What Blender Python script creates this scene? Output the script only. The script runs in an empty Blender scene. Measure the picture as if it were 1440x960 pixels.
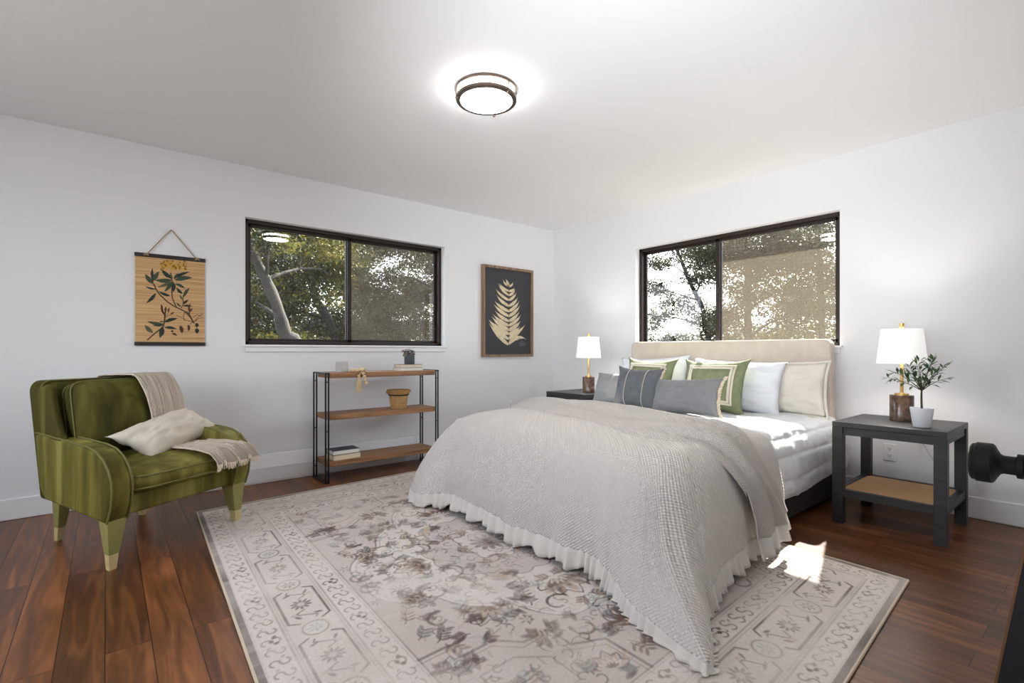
import bpy, math, random
import numpy as np
from math import sin, cos, pi, sqrt, radians
from mathutils import Vector, Matrix, noise as mnoise

random.seed(7)
SC = bpy.context.scene
COL = SC.collection

# ------------------------------------------------------------------ camera, world, lights
WA, WB, WC, WD, RH = 4.247, 4.110, 0.05, -1.60, 2.44     # wall planes and room height
cam = bpy.data.cameras.new('camera')
cam.sensor_width = 36.0
cam.lens = 698.2 / 1440 * 36
cam.shift_y = 13.4 / 1440
cam.clip_start = 0.02
camo = bpy.data.objects.new('camera', cam)
COL.objects.link(camo)
camo.location = (0, 0, 1.0197)
camo.rotation_euler = (radians(90), 0, radians(-39.232))
SC.camera = camo

SC.view_settings.view_transform = 'Standard'
SC.view_settings.look = 'None'
SC.view_settings.gamma = 1.0
SC.view_settings.exposure = 0.47
SC.view_settings.use_curve_mapping = False

TO_SUN = Vector((1.0, 0.28, 0.98)).normalized()
w = bpy.data.worlds.new('sky')
SC.world = w
w.use_nodes = True
nt = w.node_tree
nt.nodes.clear()
wo = nt.nodes.new('ShaderNodeOutputWorld')
bg = nt.nodes.new('ShaderNodeBackground')
sky = nt.nodes.new('ShaderNodeTexSky')
sky.sky_type = 'NISHITA'
sky.sun_disc = False
sky.sun_elevation = math.asin(TO_SUN.z)
sky.sun_rotation = math.atan2(TO_SUN.x, TO_SUN.y)
sky.dust_density = 4.0
mixw = nt.nodes.new('ShaderNodeMix')
mixw.data_type = 'RGBA'
mixw.inputs[0].default_value = 0.55
mixw.inputs[7].default_value = (7.0, 7.3, 7.8, 1)
nt.links.new(sky.outputs[0], mixw.inputs[6])
nt.links.new(mixw.outputs[2], bg.inputs[0])
bg.inputs[1].default_value = 0.72
nt.links.new(bg.outputs[0], wo.inputs[0])


def add_light(name, kind, loc, energy, color=(1, 1, 1), direction=None, size=1, size_y=None, **kw):
    l = bpy.data.lights.new(name, kind)
    l.energy = energy
    l.color = color
    if kind == 'AREA':
        l.shape = 'RECTANGLE'
        l.size = size
        l.size_y = size_y or size
    elif kind in ('POINT', 'SPOT'):
        l.shadow_soft_size = size
    for k, v in kw.items():
        setattr(l, k, v)
    o = bpy.data.objects.new(name, l)
    COL.objects.link(o)
    o.location = loc
    if direction is not None:
        o.rotation_euler = Vector(direction).to_track_quat('-Z', 'Y').to_euler()
    return o


sun = add_light('sun', 'SUN', (12, 6, 14), 21.0, (1.0, 0.95, 0.86), -TO_SUN, angle=radians(0.6))
# added fill lights: at the left wall opening and in the hall behind the camera
add_light('left_fill', 'AREA', (WD - 0.02, 1.9, 1.45), 16, (0.97, 0.985, 1.0), (1, 0.05, 0.20), 2.3, 1.5)
add_light('hall_fill', 'AREA', (0.05, -1.3, 1.5), 5, (0.98, 0.99, 1.0), (0.85, 1, 0.15), 1.2, 1.8)
# the photographer's flash, bounced off the ceiling from the doorway
add_light('bounce_flash', 'SPOT', (0.10, 0.14, 1.00), 225, (0.94, 0.97, 1.0), (2.55, 1.8, 1.22), 0.12, spot_size=radians(78), spot_blend=1.0)
# portals: only tell the renderer where the sky light comes in
for nm, loc, d, sx, sy in (('portal_back', (1.71, WA + 0.19, 1.56), (0, -1, 0), 1.9, 1.1), ('portal_right', (WB + 0.19, 2.18, 1.55), (-1, 0, 0), 1.9, 1.1), ('portal_left', (WD - 0.19, 1.9, 1.45), (1, 0, 0), 2.4, 1.6)):
    p_ = add_light(nm, 'AREA', loc, 1, (1, 1, 1), d, sx, sy)
    p_.data.cycles.is_portal = True


# ------------------------------------------------------------------ helpers
def lin(c):
    out = []
    for x in c[:3]:
        x = x / 255.0
        out.append(x / 12.92 if x <= 0.04045 else ((x + 0.055) / 1.055) ** 2.4)
    return tuple(out)


def V(*a):
    return Vector(a)


class G:
    """collects geometry for one mesh"""
    def __init__(s):
        s.v = []; s.f = []; s.uv = []; s.m = []

    def add(s, vs, fs, uvs=None, m=0):
        b = len(s.v)
        s.v += [tuple(x) for x in vs]
        s.uv += uvs if uvs is not None else [(x[0], x[1]) for x in vs]
        s.f += [tuple(b + i for i in f) for f in fs]
        s.m += [m] * len(fs)
        return s

    def box(s, c, d, rz=0, m=0, M=None):
        x, y, z = d[0] / 2, d[1] / 2, d[2] / 2
        vs = [V(i * x, j * y, k * z) for i in (-1, 1) for j in (-1, 1) for k in (-1, 1)]
        R = M if M is not None else Matrix.Rotation(rz, 3, 'Z')
        vs = [R @ p + V(*c) for p in vs]
        return s.add(vs, [(0, 1, 3, 2), (4, 6, 7, 5), (0, 4, 5, 1), (2, 3, 7, 6), (0, 2, 6, 4), (1, 5, 7, 3)], m=m)

    def b2(s, lo, hi, m=0):
        return s.box([(a + b) / 2 for a, b in zip(lo, hi)], [abs(b - a) for a, b in zip(lo, hi)], m=m)

    def tube(s, pts, r, n=8, closed=False, m=0, caps=True, sq=None):
        pts = [V(*p) for p in pts]
        k = len(pts)
        rs = r if hasattr(r, '__len__') else [r] * k
        vs = []
        prev = None
        for i, p in enumerate(pts):
            a = pts[(i - 1) % k] if (closed or i > 0) else p
            b = pts[(i + 1) % k] if (closed or i < k - 1) else p
            t = (b - a)
            if t.length < 1e-9:
                t = V(0, 0, 1)
            t.normalize()
            if prev is None:
                up = V(0, 0, 1) if abs(t.z) < 0.9 else V(1, 0, 0)
                nx = t.cross(up).normalized()
            else:
                nx = (prev - t * prev.dot(t)).normalized()
            prev = nx
            ny = t.cross(nx)
            for j in range(n):
                an = 2 * pi * j / n
                vs.append(p + (nx * cos(an) + ny * sin(an)) * rs[i])
        fs = []
        seg = k if closed else k - 1
        for i in range(seg):
            for j in range(n):
                a = i * n + j; b = i * n + (j + 1) % n
                c = ((i + 1) % k) * n + (j + 1) % n; d = ((i + 1) % k) * n + j
                fs.append((a, b, c, d))
        if caps and not closed:
            fs.append(tuple(range(n))[::-1])
            fs.append(tuple((k - 1) * n + j for j in range(n)))
        return s.add(vs, fs, m=m)

    def cyl(s, p0, p1, r0, r1=None, n=20, m=0):
        return s.tube([p0, p1], [r0, r0 if r1 is None else r1], n, m=m)

    def lathe(s, prof, c=(0, 0, 0), n=32, m=0, close=True, a0=0):
        vs = []; fs = []
        for (r, z) in prof:
            for j in range(n):
                a = 2 * pi * j / n + a0
                vs.append((c[0] + r * cos(a), c[1] + r * sin(a), c[2] + z))
        for i in range(len(prof) - 1):
            for j in range(n):
                fs.append((i * n + j, i * n + (j + 1) % n, (i + 1) * n + (j + 1) % n, (i + 1) * n + j))
        if close:
            if prof[0][0] > 1e-5: fs.append(tuple(range(n))[::-1])
            if prof[-1][0] > 1e-5: fs.append(tuple((len(prof) - 1) * n + j for j in range(n)))
        return s.add(vs, fs, m=m)

    def grid(s, fn, nu, nv, su=1, sv=1, m=0, wrap_u=False):
        vs = []; uv = []; fs = []
        cu = nu if wrap_u else nu + 1
        for i in range(cu):
            for j in range(nv + 1):
                u, v = i / nu, j / nv
                vs.append(fn(u, v)); uv.append((u * su, v * sv))
        for i in range(nu):
            for j in range(nv):
                i2 = (i + 1) % cu
                fs.append((i * (nv + 1) + j, i2 * (nv + 1) + j, i2 * (nv + 1) + j + 1, i * (nv + 1) + j + 1))
        return s.add(vs, fs, uv, m)

    def prism(s, poly, a, b, fn, m=0):
        """poly 2d points, extruded between a and b; fn(p,q,h)->xyz"""
        n = len(poly)
        vs = [fn(p, q, a) for p, q in poly] + [fn(p, q, b) for p, q in poly]
        fs = [tuple(range(n))[::-1], tuple(range(n, 2 * n))]
        for i in range(n):
            j = (i + 1) % n
            fs.append((i, j, n + j, n + i))
        return s.add(vs, fs, m=m)


def tag(o, label=None, cat=None, group=None, kind=None):
    if label: o['label'] = label
    if cat: o['category'] = cat
    if group: o['group'] = group
    if kind: o['kind'] = kind
    return o


def thing(name, label, cat, loc=(0, 0, 0), rz=0, group=None):
    o = bpy.data.objects.new(name, None)
    o.empty_display_size = 0.1
    COL.objects.link(o)
    o.location = loc
    o.rotation_euler = (0, 0, rz)
    return tag(o, label, cat, group)


def mk(name, g, mats, parent=None, smooth=True, bevel=0, seg=2, subd=0, world=False, solid=0, angle=40, label=None):
    me = bpy.data.meshes.new(name)
    vs = g.v
    if world and parent is not None:
        top = parent
        chain = []
        while top is not None:
            chain.append(top); top = top.parent
        root = chain[-1]
        R = Matrix.Rotation(-root.rotation_euler[2], 3, 'Z')
        L = Vector(root.location)
        vs = [tuple(R @ (Vector(p) - L)) for p in vs]
    me.from_pydata(vs, [], g.f)
    me.update()
    uvl = me.uv_layers.new(name='UVMap')
    vi = np.empty(len(me.loops), dtype=np.int32)
    me.loops.foreach_get('vertex_index', vi)
    uva = np.array(g.uv, dtype=np.float32)[vi]
    uvl.data.foreach_set('uv', uva.ravel())
    if not isinstance(mats, (list, tuple)): mats = [mats]
    for m in mats: me.materials.append(m)
    me.polygons.foreach_set('material_index', np.array(g.m, dtype=np.int32))
    import bmesh
    bm = bmesh.new(); bm.from_mesh(me)
    bmesh.ops.recalc_face_normals(bm, faces=bm.faces)
    bm.to_mesh(me); bm.free()
    if smooth:
        me.polygons.foreach_set('use_smooth', np.ones(len(me.polygons), dtype=bool))
        if not subd:
            me.set_sharp_from_angle(angle=radians(angle))
    o = bpy.data.objects.new(name, me)
    COL.objects.link(o)
    if parent is not None: o.parent = parent
    if solid:
        md = o.modifiers.new('thickness', 'SOLIDIFY'); md.thickness = solid; md.offset = 0
    if bevel:
        md = o.modifiers.new('bevel', 'BEVEL'); md.width = bevel; md.segments = seg; md.limit_method = 'ANGLE'; md.angle_limit = radians(40)
        md.harden_normals = False
    if subd:
        md = o.modifiers.new('subd', 'SUBSURF'); md.levels = subd; md.render_levels = subd
    if label: o['label'] = label
    return o


def copy_tree(o, parent=None):
    c = o.copy(); COL.objects.link(c)
    if parent is not None: c.parent = parent
    for ch in list(o.children): copy_tree(ch, c)
    return c


def struct(name, g, mat, parent=None, **kw):
    o = mk(name, g, mat, parent, **kw)
    if parent is None: o['kind'] = 'structure'
    return o


def n3(x, y, z=0.0):
    return mnoise.noise(Vector((x, y, z)))


# ------------------------------------------------------------------ materials
MATS = {}


def base_mat(name):
    m = bpy.data.materials.new(name)
    m.use_nodes = True
    t = m.node_tree
    b = t.nodes['Principled BSDF']
    return m, t, b


def mat(name, rgb, rough=0.6, metal=0.0, var=0.0, vscale=8.0, bump=0.0, bscale=200.0, spec=0.5, sheen=0.0,
        weave=None, stretch=None, emit=None, rgb2=None, coat=0.0, trans=0.0):
    """principled with optional noise colour variation, noise bump, woven UV bump"""
    if name in MATS: return MATS[name]
    m, t, b = base_mat(name)
    N = t.nodes.new; L = t.links.new
    c = lin(rgb)
    b.inputs['Base Color'].default_value = (*c, 1)
    b.inputs['Roughness'].default_value = rough
    b.inputs['Metallic'].default_value = metal
    b.inputs['Specular IOR Level'].default_value = spec
    b.inputs['Coat Weight'].default_value = coat
    if sheen:
        b.inputs['Sheen Weight'].default_value = sheen
        b.inputs['Sheen Roughness'].default_value = 0.4
        b.inputs['Sheen Tint'].default_value = (*[min(1, x * 1.6 + .05) for x in c], 1)
    tc = N('ShaderNodeTexCoord')
    src = tc.outputs['Object']
    if stretch:
        mp = N('ShaderNodeMapping'); mp.inputs['Scale'].default_value = stretch
        L(tc.outputs['Object'], mp.inputs[0]); src = mp.outputs[0]
    if var or rgb2:
        nz = N('ShaderNodeTexNoise'); nz.inputs['Scale'].default_value = vscale; nz.inputs['Detail'].default_value = 6
        L(src, nz.inputs['Vector'])
        rp = N('ShaderNodeValToRGB')
        c2 = lin(rgb2) if rgb2 else tuple(min(1, x * (1 + var)) for x in c)
        c1 = c if rgb2 else tuple(x * (1 - var) for x in c)
        rp.color_ramp.elements[0].position = 0.32; rp.color_ramp.elements[0].color = (*c1, 1)
        rp.color_ramp.elements[1].position = 0.68; rp.color_ramp.elements[1].color = (*c2, 1)
        L(nz.outputs[0], rp.inputs[0]); L(rp.outputs[0], b.inputs['Base Color'])
    h = None
    if bump:
        nb = N('ShaderNodeTexNoise'); nb.inputs['Scale'].default_value = bscale; nb.inputs['Detail'].default_value = 4
        L(src, nb.inputs['Vector']); h = nb.outputs[0]
        bp = N('ShaderNodeBump'); bp.inputs['Strength'].default_value = bump; bp.inputs['Distance'].default_value = 0.004
        L(h, bp.inputs['Height']); L(bp.outputs[0], b.inputs['Normal'])
    if weave:
        # weave = (cells per uv unit u, v, strength, distance, kind)
        fu, fv, st, di, kind = weave
        sx = N('ShaderNodeSeparateXYZ'); L(tc.outputs['UV'], sx.inputs[0])
        def wv(o, f):
            a = N('ShaderNodeMath'); a.operation = 'MULTIPLY'; a.inputs[1].default_value = f * 2 * pi; L(o, a.inputs[0])
            s_ = N('ShaderNodeMath'); s_.operation = 'SINE'; L(a.outputs[0], s_.inputs[0])
            return s_.outputs[0]
        wu = wv(sx.outputs[0], fu); wv_ = wv(sx.outputs[1], fv)
        mm = N('ShaderNodeMath'); mm.operation = 'MULTIPLY' if kind == 'x' else 'MAXIMUM'
        L(wu, mm.inputs[0]); L(wv_, mm.inputs[1])
        bp2 = N('ShaderNodeBump'); bp2.inputs['Strength'].default_value = st; bp2.inputs['Distance'].default_value = di
        L(mm.outputs[0], bp2.inputs['Height'])
        if bump: L(bp.outputs[0], bp2.inputs['Normal'])
        L(bp2.outputs[0], b.inputs['Normal'])
    if emit:
        b.inputs['Emission Color'].default_value = (*emit[0], 1)
        b.inputs['Emission Strength'].default_value = emit[1]
    MATS[name] = m
    return m


def wood_mat(name, dark, light, axis=0, rough=0.45, scale=3.0, coat=0.0, bump=0.1):
    if name in MATS: return MATS[name]
    m, t, b = base_mat(name)
    N = t.nodes.new; L = t.links.new
    tc = N('ShaderNodeTexCoord'); mp = N('ShaderNodeMapping')
    sc = [14.0, 14.0, 14.0]; sc[axis] = 1.0
    mp.inputs['Scale'].default_value = sc
    L(tc.outputs['Object'], mp.inputs[0])
    nz = N('ShaderNodeTexNoise'); nz.inputs['Scale'].default_value = scale; nz.inputs['Detail'].default_value = 8; nz.inputs['Distortion'].default_value = 0.8
    L(mp.outputs[0], nz.inputs['Vector'])
    rp = N('ShaderNodeValToRGB')
    rp.color_ramp.elements[0].position = 0.3; rp.color_ramp.elements[0].color = (*lin(dark), 1)
    rp.color_ramp.elements[1].position = 0.7; rp.color_ramp.elements[1].color = (*lin(light), 1)
    L(nz.outputs[0], rp.inputs[0]); L(rp.outputs[0], b.inputs['Base Color'])
    b.inputs['Roughness'].default_value = rough
    b.inputs['Coat Weight'].default_value = coat
    bp = N('ShaderNodeBump'); bp.inputs['Strength'].default_value = bump; bp.inputs['Distance'].default_value = 0.002
    L(nz.outputs[0], bp.inputs['Height']); L(bp.outputs[0], b.inputs['Normal'])
    MATS[name] = m
    return m


def floor_mat():
    m, t, b = base_mat('walnut_floor')
    N = t.nodes.new; L = t.links.new
    tc = N('ShaderNodeTexCoord')
    mp = N('ShaderNodeMapping'); mp.inputs['Rotation'].default_value = (0, 0, radians(90)); mp.inputs['Location'].default_value = (0.31, 0.004, 0)
    L(tc.outputs['Object'], mp.inputs[0])
    br = N('ShaderNodeTexBrick')
    br.offset = 0.37; br.offset_frequency = 2; br.squash = 1.0
    br.inputs['Scale'].default_value = 1.0
    br.inputs['Brick Width'].default_value = 1.35
    br.inputs['Row Height'].default_value = 0.127
    br.inputs['Mortar Size'].default_value = 0.0016
    br.inputs['Mortar Smooth'].default_value = 0.2
    br.inputs['Color1'].default_value = (0, 0, 0, 1)
    br.inputs['Color2'].default_value = (1, 1, 1, 1)
    br.inputs['Mortar'].default_value = (0.5, 0.5, 0.5, 1)
    L(mp.outputs[0], br.inputs['Vector'])
    # grain
    mg = N('ShaderNodeMapping'); mg.inputs['Scale'].default_value = (9, 0.8, 1)
    L(tc.outputs['Object'], mg.inputs[0])
    # shift grain per plank
    addv = N('ShaderNodeVectorMath'); addv.operation = 'ADD'
    mulv = N('ShaderNodeVectorMath'); mulv.operation = 'SCALE'; mulv.inputs['Scale'].default_value = 7.0
    L(br.outputs['Color'], mulv.inputs[0]); L(mg.outputs[0], addv.inputs[0]); L(mulv.outputs[0], addv.inputs[1])
    nz = N('ShaderNodeTexNoise'); nz.inputs['Scale'].default_value = 2.2; nz.inputs['Detail'].default_value = 8; nz.inputs['Distortion'].default_value = 1.2
    L(addv.outputs[0], nz.inputs['Vector'])
    r1 = N('ShaderNodeValToRGB')
    e = r1.color_ramp.elements
    e[0].position = 0.25; e[0].color = (*lin((66, 38, 20)), 1)
    e[1].position = 0.75; e[1].color = (*lin((140, 88, 50)), 1)
    x = e.new(0.5); x.color = (*lin((100, 60, 33)), 1)
    L(nz.outputs[0], r1.inputs[0])
    # plank tone
    bw = N('ShaderNodeRGBToBW'); L(br.outputs['Color'], bw.inputs[0])
    tone = N('ShaderNodeMapRange'); tone.inputs[3].default_value = 0.72; tone.inputs[4].default_value = 1.5
    L(bw.outputs[0], tone.inputs[0])
    mu = N('ShaderNodeMix'); mu.data_type = 'RGBA'; mu.blend_type = 'MULTIPLY'; mu.inputs[0].default_value = 1.0
    L(r1.outputs[0], mu.inputs[6]); L(tone.outputs[0], mu.inputs[7])
    sm = N('ShaderNodeMix'); sm.data_type = 'RGBA'
    L(br.outputs['Fac'], sm.inputs[0]); L(mu.outputs[2], sm.inputs[6]); sm.inputs[7].default_value = (*lin((34, 17, 9)), 1)
    L(sm.outputs[2], b.inputs['Base Color'])
    rr = N('ShaderNodeMapRange'); rr.inputs[3].default_value = 0.24; rr.inputs[4].default_value = 0.42
    L(nz.outputs[0], rr.inputs[0]); L(rr.outputs[0], b.inputs['Roughness'])
    b.inputs['Specular IOR Level'].default_value = 0.32
    bp = N('ShaderNodeBump'); bp.inputs['Strength'].default_value = 0.25; bp.inputs['Distance'].default_value = 0.002; bp.invert = True
    L(br.outputs['Fac'], bp.inputs['Height']); L(bp.outputs[0], b.inputs['Normal'])
    return m


def glass_mat(name, tint=(1, 1, 1), r0=0.028):
    m = bpy.data.materials.new(name); m.use_nodes = True
    t = m.node_tree; t.nodes.clear()
    N = t.nodes.new; L = t.links.new
    o = N('ShaderNodeOutputMaterial'); mx = N('ShaderNodeMixShader')
    tr = N('ShaderNodeBsdfTransparent'); tr.inputs[0].default_value = (*tint, 1)
    gl = N('ShaderNodeBsdfGlossy'); gl.inputs['Roughness'].default_value = 0.0
    lw = N('ShaderNodeLayerWeight'); lw.inputs[0].default_value = 0.5
    pw = N('ShaderNodeMath'); pw.operation = 'POWER'; pw.inputs[1].default_value = 5.0
    L(lw.outputs['Facing'], pw.inputs[0])
    mr = N('ShaderNodeMapRange'); mr.inputs[3].default_value = r0; mr.inputs[4].default_value = 0.95
    L(pw.outputs[0], mr.inputs[0])
    L(mr.outputs[0], mx.inputs[0]); L(tr.outputs[0], mx.inputs[1]); L(gl.outputs[0], mx.inputs[2])
    L(mx.outputs[0], o.inputs[0])
    return m


def screen_mat(name, rgb, density):
    m = bpy.data.materials.new(name); m.use_nodes = True
    t = m.node_tree; t.nodes.clear()
    N = t.nodes.new; L = t.links.new
    o = N('ShaderNodeOutputMaterial'); mx = N('ShaderNodeMixShader'); mx.inputs[0].default_value = density
    tr = N('ShaderNodeBsdfTransparent')
    df = N('ShaderNodeBsdfDiffuse'); df.inputs[0].default_value = (*lin(rgb), 1)
    tl = N('ShaderNodeBsdfTranslucent'); tl.inputs[0].default_value = (*lin(rgb), 1)
    m2 = N('ShaderNodeMixShader'); m2.inputs[0].default_value = 0.5
    L(df.outputs[0], m2.inputs[1]); L(tl.outputs[0], m2.inputs[2])
    L(tr.outputs[0], mx.inputs[1]); L(m2.outputs[0], mx.inputs[2]); L(mx.outputs[0], o.inputs[0])
    return m


def leaf_mat(name, stops, scale=2.5, trans=0.35, rough=0.5):
    m, t, b = base_mat(name)
    N = t.nodes.new; L = t.links.new
    tc = N('ShaderNodeTexCoord')
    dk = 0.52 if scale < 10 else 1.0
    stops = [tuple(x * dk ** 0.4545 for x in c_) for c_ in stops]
    nz = N('ShaderNodeTexNoise'); nz.inputs['Scale'].default_value = scale; nz.inputs['Detail'].default_value = 3
    L(tc.outputs['Object'], nz.inputs['Vector'])
    wn = N('ShaderNodeTexNoise'); wn.inputs['Scale'].default_value = scale * 11; wn.inputs['Detail'].default_value = 1
    L(tc.outputs['Object'], wn.inputs['Vector'])
    mx = N('ShaderNodeMath'); mx.operation = 'MULTIPLY_ADD'; mx.inputs[1].default_value = 0.5
    hv = N('ShaderNodeMath'); hv.operation = 'MULTIPLY'; hv.inputs[1].default_value = 0.5
    L(wn.outputs[0], hv.inputs[0]); L(nz.outputs[0], mx.inputs[0]); L(hv.outputs[0], mx.inputs[2])
    rp = N('ShaderNodeValToRGB')
    rp.color_ramp.elements[0].position = 0.36; rp.color_ramp.elements[0].color = (*lin(stops[0]), 1)
    rp.color_ramp.elements[1].position = 0.64; rp.color_ramp.elements[1].color = (*lin(stops[-1]), 1)
    for i, s in enumerate(stops[1:-1]):
        e = rp.color_ramp.elements.new(0.36 + 0.28 * (i + 1) / (len(stops) - 1)); e.color = (*lin(s), 1)
    L(mx.outputs[0], rp.inputs[0])
    L(rp.outputs[0], b.inputs['Base Color'])
    b.inputs['Roughness'].default_value = rough
    tl = N('ShaderNodeBsdfTranslucent'); L(rp.outputs[0], tl.inputs[0])
    ms = N('ShaderNodeMixShader'); ms.inputs[0].default_value = trans
    out = t.nodes['Material Output']
    L(b.outputs[0], ms.inputs[1]); L(tl.outputs[0], ms.inputs[2]); L(ms.outputs[0], out.inputs[0])
    return m


M_WALL = mat('wall_paint', (232, 232, 233), 0.75, bump=0.12, bscale=90)
M_CEIL = mat('ceiling_paint', (238, 238, 238), 0.8, bump=0.12, bscale=70)
M_TRIM = mat('white_trim', (236, 236, 237), 0.45)
M_FLOOR = floor_mat()
M_BRONZE = mat('dark_bronze_frame', (36, 24, 17), 0.5, 0.1)
M_GLASS = glass_mat('window_glass')
M_SCREEN = screen_mat('insect_screen', (122, 114, 100), 0.20)
M_BLACK = mat('black_metal', (28, 28, 30), 0.45, 0.6)
M_WHITEPL = mat('white_plastic', (235, 235, 235), 0.4)

# ------------------------------------------------------------------ room shell
T = 0.16
g = G().b2((WD - T, -2.2, -0.15), (WB + T, WA + T, 0.0))
struct('floor', g, M_FLOOR, smooth=False)
g = G().b2((WD - T, -2.2, RH), (WB + T, WA + T, RH + 0.15))
struct('ceiling', g, M_CEIL, smooth=False)


def holed_wall(axis, plane, out, a0, a1, holes, z0=0, z1=RH):
    """wall slab with rectangular openings; axis 'x': runs along x at y=plane"""
    g = G()
    hs = sorted(holes)
    def bb(p, q, lo, hi):
        if q - p < 1e-4 or hi - lo < 1e-4: return
        if axis == 'x': g.b2((p, min(plane, out), lo), (q, max(plane, out), hi))
        else: g.b2((min(plane, out), p, lo), (max(plane, out), q, hi))
    cur = a0
    for (h0, h1, b0, b1) in hs:
        bb(cur, h0, z0, z1); bb(h0, h1, z0, b0); bb(h0, h1, b1, z1); cur = h1
    bb(cur, a1, z0, z1)
    return g


AX0, AX1, AZ0, AZ1 = 0.825, 2.603, 1.065, 2.052       # window in the back wall
BY0, BY1, BZ0, BZ1 = 1.283, 3.075, 1.055, 2.045       # window in the right wall
struct('wall_back', holed_wall('x', WA, WA + T, WD - T, WB + T, [(AX0, AX1, AZ0, AZ1)]), M_WALL, smooth=False)
struct('wall_right', holed_wall('y', WB, WB + T, WC - 0.12, WA, [(BY0, BY1, BZ0, BZ1)]), M_WALL, smooth=False)
struct('wall_front', holed_wall('x', WC, WC - 0.12, WD, WB, [(-0.62, 0.70, 0, 2.08), (0.90, 1.66, 0.0, 2.03)]), M_WALL, smooth=False)
struct('wall_left', holed_wall('y', WD, WD - T, -2.2, WA, [(0.75, 3.05, 0.70, 2.2)]), M_WALL, smooth=False)
g = G().b2((-1.6, -2.2, 0), (2.2, -2.08, RH))
struct('wall_hall', g, M_WALL, smooth=False)
g = G().b2((2.08, -2.08, 0), (2.2, -0.07, RH))
struct('wall_hall_right', g, M_WALL, smooth=False)


def baseboard(name, lo, hi, axis):
    g = G().b2(lo, hi)
    struct(name, g, M_TRIM, bevel=0.006, seg=2, smooth=False)


baseboard('baseboard_back', (WD, WA - 0.016, 0), (WB, WA, 0.128), 0)
baseboard('baseboard_right', (WB - 0.016, WC, 0), (WB, WA - 0.016, 0.132), 1)
baseboard('baseboard_left', (WD, WC, 0), (WD + 0.016, WA - 0.016, 0.13), 1)
baseboard('baseboard_front', (1.76, WC, 0), (WB - 0.016, WC + 0.016, 0.13), 0)


def window(name, axis, plane, a0, a1, z0, z1, split, screen_side, depth=0.085, sgn=1):
    """two-pane sliding window with bronze frame set back in the reveal; local axes: a along wall, d outward"""
    def P(a, d, z):
        return (a, plane + sgn * d, z) if axis == 'x' else (plane + sgn * d, a, z)
    def bx(g, a, b, d0, d1, lo, hi):
        p = P(a, d0, lo); q = P(b, d1, hi)
        g.b2([min(i, j) for i, j in zip(p, q)], [max(i, j) for i, j in zip(p, q)])
    root = bpy.data.objects.new(name, None); COL.objects.link(root)
    root['kind'] = 'structure'
    f = 0.032
    g = G(); d0, d1 = depth - 0.022, depth + 0.05
    bx(g, a0, a1, d0, d1, z1 - f, z1); bx(g, a0, a1, d0, d1, z0, z0 + f)
    bx(g, a0, a0 + f, d0, d1, z0, z1); bx(g, a1 - f, a1, d0, d1, z0, z1)
    mk('frame', g, M_BRONZE, root, smooth=False, bevel=0.003)
    s = 0.024
    for k, (p, q) in enumerate(((a0 + f, split + 0.022), (split - 0.022, a1 - f))):
        dd = depth + (0.004 if k == 0 else 0.026)
        g = G(); lo, hi = z0 + f, z1 - f
        bx(g, p, q, dd, dd + 0.02, hi - s, hi); bx(g, p, q, dd, dd + 0.02, lo, lo + s)
        bx(g, p, p + s + (0.012 if k else 0), dd, dd + 0.02, lo, hi); bx(g, q - s - (0 if k else 0.012), q, dd, dd + 0.02, lo, hi)
        sash = mk('sash', g, M_BRONZE, root, smooth=False, bevel=0.002)
        g = G(); bx(g, p + s, q - s, dd + 0.007, dd + 0.013, lo + s, hi - s)
        mk('pane', g, M_GLASS, sash, smooth=False)
        if k == screen_side:
            g = G(); bx(g, p + s, q - s, depth + 0.047, depth + 0.0485, lo + 0.006, hi - 0.006)
            mk('insect_screen', g, M_SCREEN, root, smooth=False)
    # latch on the meeting rail
    g = G(); zc = (z0 + z1) / 2
    bx(g, split - 0.008, split + 0.006, depth - 0.012, depth + 0.006, zc - 0.03, zc + 0.03)
    mk('latch', g, M_BRONZE, root, smooth=False, bevel=0.003)
    # white sill board with apron
    g = G(); bx(g, a0 - 0.02, a1 + 0.02, -0.028, depth - 0.02, z0 - 0.012, z0 + 0.004)
    bx(g, a0 - 0.004, a1 + 0.004, -0.014, 0.0, z0 - 0.052, z0 - 0.012)
    mk('sill', g, M_TRIM, root, smooth=False, bevel=0.003)
    return root


window('window_1', 'x', WA, AX0, AX1, AZ0, AZ1, 1.67, 1)
window('window_2', 'y', WB, BY0, BY1, BZ0, BZ1, 2.255, 0)
window('added_window', 'y', WD, 0.75, 3.05, 0.70, 2.2, 1.9, 0, sgn=-1)  # unseen window, added as an opening for the left fill light

# closet door in the front wall with black knob, just right of the frame
g = G().b2((0.90, WC - 0.045, 0.0), (1.66, WC + 0.005, 2.03))
door = struct('door_1', g, M_TRIM, smooth=False, bevel=0.002)
K = V(0.965, WC + 0.005, 0.862)
g = G()
prof = [(0.030, 0.0), (0.030, 0.004), (0.026, 0.008), (0.0135, 0.010), (0.0135, 0.026), (0.0165, 0.0275), (0.0165, 0.0335), (0.0125, 0.035), (0.0125, 0.047),
        (0.014, 0.050), (0.020, 0.0535), (0.0255, 0.056), (0.0275, 0.0585), (0.0275, 0.0745), (0.0265, 0.0755), (0.0255, 0.076), (0.0255, 0.079), (0.023, 0.081), (0.0, 0.081)]
gg = G().lathe(prof, n=40)
g.add([(p[0], p[2], p[1]) for p in gg.v], gg.f)
o = mk('knob', g, mat('knob_black', (20, 20, 21), 0.6, spec=0.25), door, angle=35)
o.location = K
# door casings
g = G()
for (a, b) in ((0.70, 0.77), (0.83, 0.90), (1.66, 1.73)):
    g.b2((a, WC, 0), (b, WC + 0.008, 2.09))
g.b2((0.70, WC, 2.03), (1.73, WC + 0.008, 2.10))
struct('trim_1', g, M_TRIM, smooth=False, bevel=0.003)

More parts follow.
